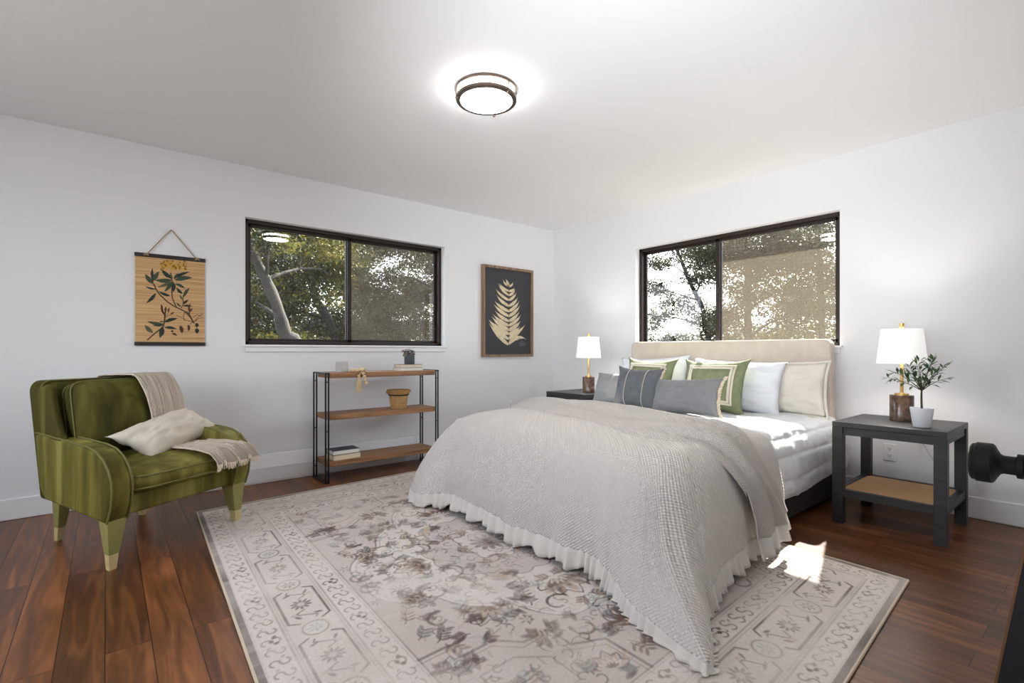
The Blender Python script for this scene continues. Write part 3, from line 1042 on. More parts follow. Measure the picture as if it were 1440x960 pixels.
# folded back band lying across the bed and hanging down the right side
LB = [A_(2.47, 3.04, .575), A_(2.44, 2.80, .612), A_(2.39, 2.46, .612), A_(2.28, 2.04, .612), A_(2.12, 1.64, .612), A_(2.12, 1.40, .605), A_(2.19, 1.23, .565), A_(2.26, 1.10, .42), A_(2.285, 1.055, .28), A_(2.285, 1.035, .165)]
UB = [A_(2.66, 3.05, .575), A_(2.80, 2.88, .606), A_(2.90, 2.56, .606), A_(2.80, 2.10, .606), A_(2.72, 1.75, .606), A_(2.70, 1.42, .600), A_(2.66, 1.25, .560), A_(2.64, 1.155, .42), A_(2.66, 1.10, .30), A_(2.68, 1.07, .205)]


def fold_fn(u, v):
    a = crom(LB, u); b = crom(UB, u)
    p = a * (1 - v) + b * v
    hang = max(0.0, (u - 0.62) / 0.38)
    ridge = 0.034 * sin(pi * min(1, v * 1.02)) ** 0.7
    pleat = 0.026 * sin(v * 2 * pi * 2.3 + u * 5.0) + 0.014 * sin(v * 2 * pi * 4.3 - u * 8)
    env = min(1, v * 7) * min(1, (1 - v) * 7)
    h = (ridge + pleat * 0.8) * env * (0.75 + 0.25 * sin(u * 3)) + 0.004 * n3(p[0] * 9, p[1] * 9, 4)
    n = A_(0, 0, 1.0) * (1 - hang) + A_(-0.1, -1.0, 0.1) * hang
    p = p + n * max(h, -0.004 if hang < .3 else -0.02)
    if v < 0.06 and hang < 0.5: p[2] -= (0.06 - v) * 0.45
    return tuple(p)


mk('folded_end', G().grid(fold_fn, 130, 60, 2.6, 0.9), mat('waffle_reverse', (212, 204, 198), 0.95, weave=(58, 58, 0.8, 0.005, 'x')), cov, world=True, angle=180, solid=0.006)


def fold_edge(u):
    p = A_(*fold_fn(1.0, u))
    return p + A_(0, 0.004, 0.006), A_(-0.1, -1, 0)


g = G(); ruffle(g, fold_edge, 160, 0.085, 0.012, 7, 0.25)
mk('ruffle', g, M_RUFF, cov, world=True, angle=180, solid=0.002, label='pale grey gathered cotton ruffle on the folded end')


# ------------------------------------------------------------------ pillows
def pillow_geo(w, h, t, seed=0, pinch=0.10, n=36, wr=0.012, ears=0.03, sag=0.0):
    """cushion standing in the local xz plane, thickness along y; bottom at z=0"""
    g = G()
    def side(sg):
        def f(u, v):
            a = 2 * u - 1; b = 2 * v - 1
            ed = max(0.0, (1 - abs(a) ** 2.6)) ** 0.55 * max(0.0, (1 - abs(b) ** 2.6)) ** 0.55
            px = a * (1 - pinch * 0.9 * (1 - b * b) * abs(a) ** 2 * 0.5)
            pz = b * (1 - pinch * (1 - a * a) * abs(b) ** 2 * 0.55)
            cr = (abs(a) * abs(b)) ** 4
            px *= 1 + ears * cr; pz *= 1 + ears * cr
            y = sg * t / 2 * ed
            nzv = wr * (n3(a * 2.2 + seed, b * 2.2, sg * 3.0) + 0.55 * n3(a * 5 + seed, b * 5, 9 + sg)) * ed ** 0.5
            # radiating corner creases
            an = math.atan2(b, a)
            nzv += wr * 0.40 * n3(a * 10 + seed, b * 10, 4 + sg) * ed
            nzv += wr * 0.35 * sin(an * 14 + seed) * (max(abs(a), abs(b)) ** 3) * ed
            y += sg * nzv
            z = (pz + 1) / 2 * h
            y += -sag * (z / h - 0.5) ** 2 * 4 * 0.0
            return (px * w / 2, y, z)
        return f
    g.grid(side(1), n, n, w, h)
    g.grid(side(-1), n, n, w, h)
    return g


def weld(o):
    md = o.modifiers.new('weld', 'WELD'); md.merge_threshold = 0.0008
    # keep weld first
    return o


def pillow(name, label, cat, loc, rz, lean, w, h, t, m, seed=0, group=None, tilt=0.0, extra=None, **kw):
    """rz: heading of the pillow's face normal (-y local) ; lean: backwards lean in degrees"""
    root = thing(name, label, cat, loc, rz, group)
    R = Matrix.Rotation(radians(tilt), 3, 'Y')
    R = Matrix.Rotation(-radians(lean), 3, 'X') @ R
    def place(g):
        g.v = [tuple(R @ Vector(p)) for p in g.v]; return g
    g = pillow_geo(w, h, t, seed, **kw)
    face = [p for p in g.v]
    weld(mk('cushion', place(g), m, root, angle=180))
    if extra: extra(root, place, w, h, t, seed, kw)
    return root


def surf_y(w, h, t, a, b, kw):
    ed = max(0.0, (1 - abs(a) ** 2.6)) ** 0.55 * max(0.0, (1 - abs(b) ** 2.6)) ** 0.55
    pinch = kw.get('pinch', 0.10); ears = kw.get('ears', 0.03)
    px = a * (1 - pinch * 0.9 * (1 - b * b) * abs(a) ** 2 * 0.5); pz = b * (1 - pinch * (1 - a * a) * abs(b) ** 2 * 0.55)
    cr = (abs(a) * abs(b)) ** 4
    px *= 1 + ears * cr; pz *= 1 + ears * cr
    return px * w / 2, -t / 2 * ed, (pz + 1) / 2 * h


M_GREEN = mat('green_linen', (122, 130, 98), 0.9, var=0.10, vscale=30, weave=(300, 300, 0.25, 0.002, 'x'))
M_TRIMC = mat('ivory_tape', (214, 206, 188), 0.9, weave=(300, 300, 0.3, 0.002, 'x'))
M_GRAY = mat('grey_linen', (132, 132, 134), 0.92, var=0.06, vscale=20, weave=(320, 320, 0.25, 0.002, 'x'))
M_CHAR = mat('charcoal_linen', (100, 103, 107), 0.92, var=0.07, vscale=20, weave=(320, 320, 0.25, 0.002, 'x'))
M_WHITEP = mat('white_percale', (226, 229, 235), 0.9, bump=0.1, bscale=50)
M_SHAM = mat('quilted_cream', (222, 216, 204), 0.92, bump=0.4, bscale=26)
M_OAT = mat('oat_linen', (205, 196, 180), 0.92, var=0.05, vscale=12, bump=0.2, bscale=40)


def green_trim(root, place, w, h, t, seed, kw):
    for r in (0.66, 0.74):
        pts = []
        for k in range(4):
            c = [(-1, -1), (1, -1), (1, 1), (-1, 1)]
            (a0, b0), (a1, b1) = c[k], c[(k + 1) % 4]
            for i in range(14):
                f = i / 14
                a = (a0 + (a1 - a0) * f) * r; b = (b0 + (b1 - b0) * f) * r
                x, y, z = surf_y(w, h, t, a, b, kw)
                pts.append((x, y - 0.006, z))
        g = G()
        # flat tape following the face
        n = len(pts)
        vs = []
        for i, p in enumerate(pts):
            c = V(0, p[1], h / 2); d = V(p[0], 0, p[2] - h / 2)
            d = V(math.copysign(1, d.x) if abs(d.x) > w / 2 * r * 0.9 else 0, 0, math.copysign(1, d.z) if abs(d.z) > h / 2 * r * 0.88 else 0)
            if d.length == 0: d = V(1, 0, 0)
            wd = 0.0085
            vs += [V(*p) - d * wd, V(*p) + d * wd + V(0, 0.002, 0)]
        fs = [(2 * i, 2 * i + 1, 2 * ((i + 1) % n) + 1, 2 * ((i + 1) % n)) for i in range(n)]
        g.add(vs, fs)
        mk('tape_trim', place(g), M_TRIMC, root, solid=0.003, label='ivory woven tape border')


def stripes(root, place, w, h, t, seed, kw):
    for a in (-0.32, 0.50):
        g = G()
        pts = []
        for i in range(25):
            b = -0.97 + 1.94 * i / 24
            x, y, z = surf_y(w, h, t, a, b, kw)
            pts.append((x, y - 0.008, z))
        g.tube(pts, 0.0022, 6)
        mk('stripe', place(g), M_TRIMC, root, label='thin ivory stripe')
    edge_fringe(root, place, w, h, t, seed, kw, sides=(1,), r=0.006)


def edge_fringe(root, place, w, h, t, seed, kw, sides=(1,), r=0.009, m=None):
    for sgn in sides:
        g = G(); rng = random.Random(seed)
        pts = []
        for i in range(60):
            b = -1 + 2 * i / 59
            x, y, z = surf_y(w, h, t, sgn, b, kw)
            pts.append((x + sgn * (0.004 + rng.uniform(-.003, .003)), y + rng.uniform(-.004, .004), z))
        g.tube(pts, [r * (0.75 + 0.5 * rng.random()) for _ in pts], 7)
        for i in range(0, 60):
            p = pts[i]
            q = (p[0] + sgn * (0.010 + rng.uniform(0, .006)), p[1] + rng.uniform(-.004, .004), p[2] + rng.uniform(-.006, .006))
            g.tube([p, q], [0.004, 0.0025], 5)
        mk('fringe', place(g), m or mat('natural_fringe', (206, 192, 170), 0.95), root, label='cream fringed edge')


def sham_edge(root, place, w, h, t, seed, kw):
    # flat flange all round plus vertical channel seams
    g = G()
    pts = []
    for (a0, b0), (a1, b1) in (((-1, -1), (1, -1)), ((1, -1), (1, 1)), ((1, 1), (-1, 1)), ((-1, 1), (-1, -1))):
        for i in range(20):
            f = i / 20
            pts.append((a0 + (a1 - a0) * f, b0 + (b1 - b0) * f))
    vs = []
    for a, b in pts:
        x, y, z = surf_y(w, h, t, a, b, kw)
        vs += [(x, 0, z), (x + math.copysign(0.018 if abs(a) > 0.99 else 0, a), 0.003 * sin(a * 20 + b * 17), z + math.copysign(0.018 if abs(b) > 0.99 else 0, b))]
    n = len(pts)
    g.add(vs, [(2 * i, 2 * i + 1, 2 * ((i + 1) % n) + 1, 2 * ((i + 1) % n)) for i in range(n)])
    mk('flange', place(g), M_SHAM, root, solid=0.005)


HB = radians(-90)      # face towards -x (foot of the bed): local -y -> -x
BT = 0.562
GP = None
pillow('pillow', 'white sleeping pillow at the left end of the headboard, behind the green cushion', 'pillow', (3.79, 2.68, BT), HB, 14, 0.70, 0.41, 0.15, M_WHITEP, 1, tilt=-3, ears=0.06, wr=0.02, group='pillows and cushions on the bed')
pillow('pillow', 'white rumpled pillow between the larger green cushion and the cream sham', 'pillow', (3.73, 1.90, BT), HB, 13, 0.70, 0.39, 0.18, M_WHITEP, 5, tilt=2, wr=0.030, ears=0.05, group='pillows and cushions on the bed')
pillow('quilted_sham', 'cream quilted sham leaning at the right end of the headboard', 'pillow', (3.845, 1.60, BT), HB, 9, 0.62, 0.37, 0.12, M_SHAM, 9, tilt=-1, extra=sham_edge, wr=0.02, group='pillows and cushions on the bed')
pillow('throw_cushion', 'green linen cushion with ivory tape, half hidden behind the charcoal cushion', 'cushion', (3.56, 2.58, BT), HB, 17, 0.47, 0.40, 0.16, M_GREEN, 13, tilt=1, extra=green_trim, pinch=0.2, ears=0.10, group='pillows and cushions on the bed')
pillow('throw_cushion', 'green linen cushion with full ivory tape square, beside the white rumpled pillow', 'cushion', (3.50, 1.95, BT), HB, 18, 0.49, 0.40, 0.16, M_GREEN, 17, tilt=-1, extra=green_trim, pinch=0.18, ears=0.09, group='pillows and cushions on the bed')
pillow('throw_cushion', 'light grey cushion nearest the far nightstand, behind the charcoal one', 'cushion', (3.36, 2.70, BT), HB, 20, 0.56, 0.275, 0.16, mat('light_grey_linen', (150, 149, 149), 0.92, var=0.05, vscale=20), 21, pinch=0.06, group='pillows and cushions on the bed')
pillow('throw_cushion', 'charcoal square cushion with two thin ivory stripes', 'cushion', (3.14, 2.37, BT + 0.02), HB, 16, 0.40, 0.315, 0.14, M_CHAR, 25, tilt=1, extra=stripes, pinch=0.16, ears=0.08, group='pillows and cushions on the bed')
pillow('throw_cushion', 'grey lumbar cushion with cream fringed end in front of the green cushion', 'cushion', (3.13, 1.945, BT + 0.012), HB, 20, 0.52, 0.262, 0.15, M_GRAY, 29, tilt=-3, extra=edge_fringe, pinch=0.14, ears=0.08, wr=0.015, group='pillows and cushions on the bed')

# ------------------------------------------------------------------ nightstands
M_ESP = wood_mat('espresso_wood', (40, 39, 41), (56, 54, 55), 1, 0.5, 3.0)
M_CANE = mat('woven_cane', (202, 158, 112), 0.8, var=0.12, vscale=40, stretch=(1, 14, 1))


def nightstand(label, lo, hi, top):
    (x0, y0), (x1, y1) = lo, hi
    cx, cy = (x0 + x1) / 2, (y0 + y1) / 2
    root = thing('nightstand', label, 'nightstand', (cx, cy, 0), 0, 'nightstands either side of the bed')
    W2, D2 = (y1 - y0) / 2, (x1 - x0) / 2
    L_ = 0.055
    mk('top', G().b2((-D2, -W2, top - 0.03), (D2, W2, top)), M_ESP, root, smooth=False, bevel=0.003)
    for sx in (-1, 1):
        for sy in (-1, 1):
            g = G().b2((sx * D2 if sx < 0 else D2 - L_, sy * W2 if sy < 0 else W2 - L_, 0), (sx * D2 + L_ if sx < 0 else D2, sy * W2 + L_ if sy < 0 else W2, top - 0.03))
            mk('leg', g, M_ESP, root, smooth=False, bevel=0.003)
    for sx in (-1, 1):
        x = sx * (D2 - 0.02)
        mk('apron', G().b2((x - 0.011, -W2 + L_, top - 0.075), (x + 0.011, W2 - L_, top - 0.03)), M_ESP, root, smooth=False, bevel=0.002)
    for sy in (-1, 1):
        y = sy * (W2 - 0.02)
        mk('apron', G().b2((-D2 + L_, y - 0.011, top - 0.075), (D2 - L_, y + 0.011, top - 0.03)), M_ESP, root, smooth=False, bevel=0.002)
    z = 0.205
    g = G()
    g.b2((-D2 + 0.005, -W2 + L_, z - 0.045), (-D2 + 0.035, W2 - L_, z)); g.b2((D2 - 0.035, -W2 + L_, z - 0.045), (D2 - 0.005, W2 - L_, z))
    g.b2((-D2 + L_, -W2 + 0.005, z - 0.045), (D2 - L_, -W2 + 0.04, z)); g.b2((-D2 + L_, W2 - 0.04, z - 0.045), (D2 - L_, W2 - 0.005, z))
    mk('shelf_frame', g, M_ESP, root, smooth=False, bevel=0.002)
    mk('cane_shelf', G().b2((-D2 + 0.03, -W2 + 0.035, z - 0.02), (D2 - 0.03, W2 - 0.035, z - 0.004)), M_CANE, root, smooth=False)
    return root


nightstand('dark wood nightstand with cane shelf, right of the bed, holding the potted olive', (3.36, 0.565), (3.93, 1.09), 0.600)
nightstand('dark wood nightstand in the corner on the far side of the bed', (3.50, 3.19), (4.06, 3.73), 0.607)

# ------------------------------------------------------------------ table lamps
M_MARB = mat('brown_marble', (58, 40, 32), 0.15, rgb2=(120, 92, 74), vscale=30, coat=0.3)
M_BRASS = mat('brushed_brass', (196, 160, 100), 0.3, 0.9)
M_SHADE = mat('lamp_shade_linen', (240, 240, 238), 0.9, emit=((1.0, 0.97, 0.93), 0.32))


def lamp(label, loc, e):
    root = thing('table_lamp', label, 'lamp', loc, 0, 'marble table lamps')
    g = G().lathe([(0.0, 0), (0.057, 0), (0.060, 0.003), (0.060, 0.152), (0.057, 0.156), (0, 0.156)], n=40)
    mk('marble_base', g, M_MARB, root)
    g = G().lathe([(0.035, 0.156), (0.035, 0.166), (0.012, 0.168), (0.009, 0.172), (0.009, 0.36), (0.014, 0.362), (0.014, 0.40), (0.004, 0.405), (0.004, 0.560), (0.013, 0.560), (0.013, 0.585), (0.0, 0.585)], n=24)
    mk('stem', g, M_BRASS, root, label='brass stem with finial')
    g = G().cyl((-0.016, 0.0, 0.30), (-0.016, 0.0, 0.345), 0.0012, n=6)
    g.tube([(-0.016, 0, 0.345), (-0.012, 0, 0.375), (-0.008, 0, 0.38)], 0.0012, 6)
    mk('pull_chain', g, M_BRASS, root)
    g = G()
    prof = [(0.124, 0.345), (0.102, 0.552), (0.100, 0.552), (0.122, 0.345)]
    gg = G().lathe(prof + [prof[0]], n=48, close=False)
    g.add(gg.v, gg.f)
    mk('shade', g, M_SHADE, root)
    g = G()
    for k in range(3):
        a = 2 * pi * k / 3
        g.tube([(0, 0, 0.548), (0.101 * cos(a), 0.101 * sin(a), 0.548)], 0.0018, 6)
    mk('spider', g, M_BRASS, root)
    g = G().lathe([(0, 0.405), (0.018, 0.41), (0.028, 0.44), (0.022, 0.47), (0, 0.485)], n=20)
    mk('bulb', g, mat('bulb_glow', (255, 244, 228), 0.5, emit=((1.0, 0.96, 0.92), e)), root)
    return root


lamp('table lamp with marble base and white shade beside the potted olive', (3.71, 0.832, 0.600), 170)
lamp('table lamp with marble base and white shade in the far corner', (3.72, 3.35, 0.607), 170)

# ------------------------------------------------------------------ potted olive on the right nightstand
def leaf_quadset(g, p, d, ln, wd, up, m=0, bend=0.15):
    """small pointed leaf: 6 verts folded along the midrib"""
    d = d.normalized()
    s = d.cross(up)
    if s.length < 1e-4: s = d.cross(V(1, 0, 0))
    s.normalize(); nn = s.cross(d)
    mid = p + d * ln * 0.5 - nn * ln * bend * 0.4
    tip = p + d * ln - nn * ln * bend
    g.add([p, mid + s * wd / 2 + nn * wd * .15, tip, mid - s * wd / 2 + nn * wd * .15, mid], [(0, 1, 4), (1, 2, 4), (2, 3, 4), (3, 0, 4)], m=m)


root = thing('potted_olive', 'small olive tree in a white pot on the right nightstand', 'plant', (3.50, 0.695, 0.600))
g = G().lathe([(0, 0), (0.038, 0), (0.040, 0.003), (0.053, 0.100), (0.053, 0.106), (0.049, 0.106), (0.047, 0.095), (0, 0.094)], n=36)
mk('pot', g, mat('white_pot', (232, 234, 238), 0.5), root)
g = G().lathe([(0, 0.090), (0.046, 0.094), (0.0, 0.097)], n=24, close=False)
mk('soil', g, mat('soil', (70, 56, 44), 0.95, var=0.3, vscale=60), root)
g = G(); rng = random.Random(4)
trunk = [(0, 0, 0.09), (0.001, 0.002, 0.15), (-0.001, 0.001, 0.205)]
g.tube(trunk, [0.0055, 0.005, 0.004], 8)
gl = G()
cr, cf = 0.7746, 0.6325
brs = []
for (lx, lz, ly) in ((-0.20, 0.27, 0.02), (-0.14, 0.30, 0.04), (-0.06, 0.345, -0.03), (0.0, 0.36, 0.02), (0.05, 0.37, -0.02), (0.10, 0.36, 0.03), (0.155, 0.335, 0.0), (0.11, 0.27, -0.05), (-0.08, 0.25, -0.06), (0.06, 0.25, 0.06), (-0.03, 0.30, 0.07), (0.03, 0.31, -0.07), (-0.10, 0.33, -0.02)):
    lx *= 0.85
    e = V(lx * cr + ly * cf, -lx * cf + ly * cr, lz)
    s = V(0, 0, 0.20)
    m_ = s * 0.45 + e * 0.55 + V(0, 0, 0.02)
    pts = []
    for i in range(9):
        t = i / 8
        pts.append(s * (1 - t) ** 2 + m_ * 2 * t * (1 - t) + e * t * t)
    g.tube(pts, [0.0026 - 0.0018 * i / 8 for i in range(9)], 6)
    for i in range(2, 9):
        for sg in (-1, 1):
            if rng.random() < 0.1: continue
            d = (pts[i] - pts[i - 1]).normalized()
            side = d.cross(V(rng.uniform(-1, 1), rng.uniform(-1, 1), 1)).normalized() * sg
            leaf_quadset(gl, pts[i], d * 0.65 + side * 0.8 + V(0, 0, rng.uniform(-.3, .3)), rng.uniform(0.040, 0.058), rng.uniform(0.013, 0.018), V(0, 0, 1), bend=rng.uniform(-.1, .25))
    leaf_quadset(gl, pts[-1], pts[-1] - pts[-2], 0.04, 0.011, V(0, 0, 1))
mk('trunk', g, mat('olive_bark', (72, 62, 52), 0.85, var=0.2, vscale=90), root)
mk('foliage', gl, leaf_mat('olive_leaf', ((38, 62, 36), (66, 96, 54), (112, 132, 92)), 26, 0.2), root, smooth=False)

# outlet and lamp cord on the right wall
def outlet(label, loc, rz):
    r = thing('wall_outlet', label, 'outlet', loc, rz, 'wall outlets')
    mk('cover_plate', G().b2((-0.037, -0.006, -0.058), (0.037, 0.0, 0.058)), M_WHITEPL, r, bevel=0.003)
    for dz in (-0.022, 0.022):
        g = G()
        poly = [(0.017 * cos(a) if abs(cos(a)) < 0.97 else 0.0165 * math.copysign(1, cos(a)), dz + 0.0155 * sin(a)) for a in np.linspace(0, 2 * pi, 20, endpoint=False)]
        g.prism(poly, -0.009, -0.006, lambda p, q, h: (p, h, q))
        f = mk('socket', g, M_WHITEPL, r)
        g = G()
        for dx in (-0.006, 0.006):
            g.b2((dx - 0.0012, -0.0095, dz - 0.001), (dx + 0.0012, -0.009, dz + 0.008))
        g.cyl((0, -0.0095, dz - 0.007), (0, -0.009, dz - 0.007), 0.0025, n=10)
        mk('slot', g, M_BLACK, f)
    return r


outlet('white duplex outlet on the right wall behind the nightstand', (WB, 0.985, 0.335), HB)
outlet('white duplex outlet low on the back wall beyond the bed', (3.44, WA, 0.412), 0)
root = thing('lamp_cord', 'pale cord hanging down the wall behind the right nightstand', 'cord', (4.07, 0.75, 0))
g = G().tube([(3.937, 0.84, 0.600), (3.98, 0.835, 0.585), (4.04, 0.825, 0.52), (4.075, 0.80, 0.42), (4.08, 0.755, 0.33), (4.078, 0.70, 0.22), (4.076, 0.67, 0.12), (4.06, 0.66, 0.01)], 0.0032, 8)
mk('cable', g, mat('cord_grey', (200, 200, 200), 0.5), root, world=True)

# ------------------------------------------------------------------ console shelf with its objects
M_ACAC = wood_mat('acacia', (104, 70, 44), (168, 122, 82), 0, 0.5, 2.0)
M_STEEL = mat('dark_steel', (44, 44, 47), 0.4, 0.7)
CX0, CX1, CY0, CY1, CT = 1.30, 2.29, 3.850, 4.130, 0.85
con = thing('console_shelf', 'three tier wood and black metal console under the window', 'shelf unit', ((CX0 + CX1) / 2, (CY0 + CY1) / 2, 0))
for zt in (CT, 0.525, 0.165):
    lo, hi = (CX0 + 0.022, CY0 + 0.012, zt - 0.042), (CX1 - 0.022, CY1 - 0.012, zt)
    if zt == CT: lo, hi = (CX0 + 0.03, CY0 + 0.002, zt - 0.042), (CX1 - 0.03, CY1 - 0.002, zt)
    mk('shelf_board', G().b2(lo, hi), M_ACAC, con, world=True, smooth=False, bevel=0.004)
for sx in (CX0, CX1):
    inn = 1 if sx == CX0 else -1
    g = G()
    for y in (CY0, CY1):
        sy = 1 if y == CY0 else -1
        for k in (0, 1):
            x = sx + inn * 0.022 * k
            g.cyl((x, y, 0.006), (x, y, CT - 0.008), 0.0065, n=12)
        for zz in (0.09, 0.40, 0.78):
            g.cyl((sx, y, zz), (sx + inn * 0.022, y, zz), 0.004, n=8)
    g.b2((min(sx, sx + inn * 0.022) - 0.0065, CY0 - 0.0065, 0.0), (max(sx, sx + inn * 0.022) + 0.0065, CY1 + 0.0065, 0.010))
    g.b2((min(sx, sx + inn * 0.022) - 0.0065, CY0 - 0.0065, CT - 0.008), (max(sx, sx + inn * 0.022) + 0.0065, CY1 + 0.0065, CT + 0.002))
    mk('side_frame', g, M_STEEL, con, world=True)

# candle cup
root = thing('candle_cup', 'grey concrete candle cup on the top shelf', 'candle', (1.475, 3.985, CT))
g = G().lathe([(0, 0), (0.046, 0), (0.048, 0.002), (0.048, 0.082), (0.044, 0.084), (0.043, 0.070), (0, 0.069)], n=36)
mk('cup', g, mat('concrete', (190, 186, 182), 0.8, var=0.05, vscale=20), root)
mk('wax', G().lathe([(0, 0.071), (0.0425, 0.071), (0, 0.073)], n=24, close=False), mat('candle_wax', (236, 230, 216), 0.6), root)
# bead garland with tassels
root = thing('bead_garland', 'natural wooden bead garland with tassel hanging over the shelf edge', 'bead garland', (1.60, 3.90, CT))
rng = random.Random(2)
M_BEAD = mat('raw_bead', (214, 188, 148), 0.7, var=0.06, vscale=60)
M_TAS = mat('jute_tassel', (206, 182, 142), 0.95, var=0.12, vscale=120)


def sphere(g, c, r, n=12):
    prof = [(r * sin(pi * i / 8), -r * cos(pi * i / 8)) for i in range(9)]
    prof[0] = (0, -r); prof[-1] = (0, r)
    g.lathe(prof, c, n, close=False)


beads = []
for i in range(19):
    t = i / 18
    beads.append((1.575 + 0.055 * cos(t * 7.0) * (1 - 0.3 * t), 3.905 + 0.045 * sin(t * 7.0), CT + 0.014 + 0.020 * max(0, t - .5)))
for i in range(5):
    beads.append((1.585 + 0.008 * i, 3.838 - 0.004 * (i > 1), CT + 0.018 - 0.026 * i))
for b_ in beads:
    g = G(); sphere(g, b_, 0.0135); mk('bead', g, M_BEAD, root, world=True)
for (tx, ty, tz, ln) in ((1.555, 3.832, CT - 0.035, 0.12),):
    g = G()
    sphere(g, (tx, ty, tz + 0.006), 0.011)
    g.tube([(tx + 0.03, 3.838, CT + 0.012), (tx + 0.012, 3.834, CT - 0.01), (tx, ty, tz)], 0.003, 6)
    for k in range(46):
        a = rng.uniform(0, 6.28); rr = 0.026 * sqrt(rng.random())
        g.tube([(tx + 0.006 * cos(a), ty + 0.006 * sin(a), tz), (tx + rr * 0.8 * cos(a), ty - abs(rr * 0.6 * sin(a)), tz - ln * 0.5), (tx + rr * cos(a), ty - abs(rr * 0.6 * sin(a)) - 0.004, tz - ln * rng.uniform(0.9, 1.02))], 0.0022, 5)
    mk('tassel', g, M_TAS, root, world=True)
# books
def book(label, c, size, rz, cover, pages, group=None):
    """c centre of the underside; spine on local -x... page edges on the other three sides"""
    root = thing('book', label, 'book', c, rz, group or 'books on the console')
    l, w_, h = size
    g = G()
    g.b2((-l / 2, -w_ / 2, 0), (l / 2, w_ / 2, 0.003)); g.b2((-l / 2, -w_ / 2, h - 0.003), (l / 2, w_ / 2, h))
    g.b2((-l / 2, w_ / 2 - 0.003, 0), (l / 2, w_ / 2, h))
    mk('cover', g, cover, root, smooth=False, bevel=0.001)
    mk('pages', G().b2((-l / 2 + 0.004, -w_ / 2 + 0.004, 0.003), (l / 2 - 0.004, w_ / 2 - 0.003, h - 0.003)), pages, root, smooth=False)
    return root


M_PAGE = mat('book_pages', (222, 208, 184), 0.9, var=0.08, vscale=4, stretch=(1, 1, 260))
M_PAGEW = mat('book_pages_white', (226, 222, 214), 0.9, var=0.06, vscale=4, stretch=(1, 1, 260))
book('cream book beneath the navy book on the bottom shelf', (1.475, 3.945, 0.165), (0.225, 0.15, 0.040), radians(3), mat('cream_cover', (196, 172, 128), 0.8), M_PAGE, )
book('navy book on top of the cream book on the bottom shelf', (1.47, 3.945, 0.205), (0.215, 0.145, 0.036), radians(1), mat('navy_cover', (28, 36, 58), 0.5), M_PAGEW)
book('white book at the bottom of the pair on the top shelf', (2.06, 3.965, CT), (0.215, 0.15, 0.024), radians(2), mat('white_cover', (212, 206, 198), 0.7), M_PAGEW)
book('tan book lying on the white book, under the dark vase', (2.06, 3.965, CT + 0.024), (0.20, 0.14, 0.030), radians(0), mat('tan_cover', (120, 104, 88), 0.7), M_PAGE)
# vase with leaves
root = thing('vase', 'ribbed dark blue grey vase with leafy sprigs on the stacked books', 'vase', (2.075, 3.975, CT + 0.054))
prof = []
g = G()
n = 60
vs = []; zs = [0, 0.003, 0.085, 0.09]
def ribbed(u, v):
    a = 2 * pi * u; r = 0.044 + 0.0012 * abs(sin(a * 12))
    r *= (0.96 if v < 0.05 else 1)
    return (r * cos(a), r * sin(a), 0.088 * v)
g.grid(ribbed, 96, 8, wrap_u=True)
g.lathe([(0.0, 0.001), (0.037, 0.001)], n=24, close=False)
g.lathe([(0.044, 0.088), (0.039, 0.088), (0.038, 0.06), (0.0, 0.058)], n=40, close=False)
mk('vessel', g, mat('slate_ceramic', (58, 62, 70), 0.45), root)
gl = G(); gd = G(); gs = G(); rng = random.Random(11)
for k in range(16):
    a = rng.uniform(0, 6.28); rr = rng.uniform(0.015, 0.05)
    tip = V(rr * cos(a), rr * sin(a), rng.uniform(0.094, 0.128))
    gs.tube([(0, 0, 0.06), (tip.x * .4, tip.y * .4, 0.09), tip], 0.0015, 5)
    for j in range(2):
        dd = V(cos(a + j * 1.4 - .7), sin(a + j * 1.4 - .7), rng.uniform(-.5, .2))
        leaf_quadset(gd, tip, dd, rng.uniform(0.034, 0.048), 0.032, V(0, 0, 1))
leaf_quadset(gl, V(-0.035, -0.02, 0.098), V(-0.8, -0.2, -0.5), 0.052, 0.044, V(0, -1, 0.2))
gs.tube([(0, 0, 0.07), (-0.02, -0.01, 0.098), (-0.037, -0.02, 0.098)], 0.0015, 5)
mk('stem', gs, mat('sprig_stem', (96, 74, 62), 0.8), root)
mk('leaf_cluster', gd, mat('dusky_leaf', (110, 84, 80), 0.7, var=0.25, vscale=40), root, smooth=False, label='dusky purple leaves')
mk('green_leaf', gl, mat('sage_leaf', (106, 112, 84), 0.7, var=0.15, vscale=40), root, smooth=False, label='sage green leaves')
# basket
root = thing('woven_basket', 'small woven seagrass basket with dark band on the middle shelf', 'basket', (1.975, 3.985, 0.525))
def bask(u, v):
    a = 2 * pi * u
    r = 0.066 + 0.022 * v + 0.0022 * sin(v * pi * 26) * (0.5 + 0.5 * sin(a * 24 + (int(v * 13) % 2) * pi))
    return (r * cos(a), r * sin(a), 0.150 * v)
g = G(); g.grid(bask, 144, 78, 1, 1, wrap_u=True); g.lathe([(0, 0.002), (0.066, 0.002)], n=24, close=False)
mk('body', g, mat('seagrass', (176, 138, 88), 0.85, var=0.25, vscale=60), root)
g = G()
for k in range(3):
    pts = [((0.089 + 0.003 * k) * cos(a), (0.089 + 0.003 * k) * sin(a), 0.128 + 0.012 * k + 0.001 * sin(a * 9)) for a in np.linspace(0, 2 * pi, 40, endpoint=False)]
    g.tube(pts, 0.0072, 8, closed=True)
mk('rim', g, mat('seagrass_rim', (168, 128, 76), 0.85, var=0.25, vscale=80), root)
g = G().tube([(0.0845 * cos(a), 0.0845 * sin(a), 0.114) for a in np.linspace(0, 2 * pi, 40, endpoint=False)], 0.0052, 8, closed=True)
mk('band', g, mat('dark_cord', (30, 26, 24), 0.9), root, label='dark cord band')
g = G()
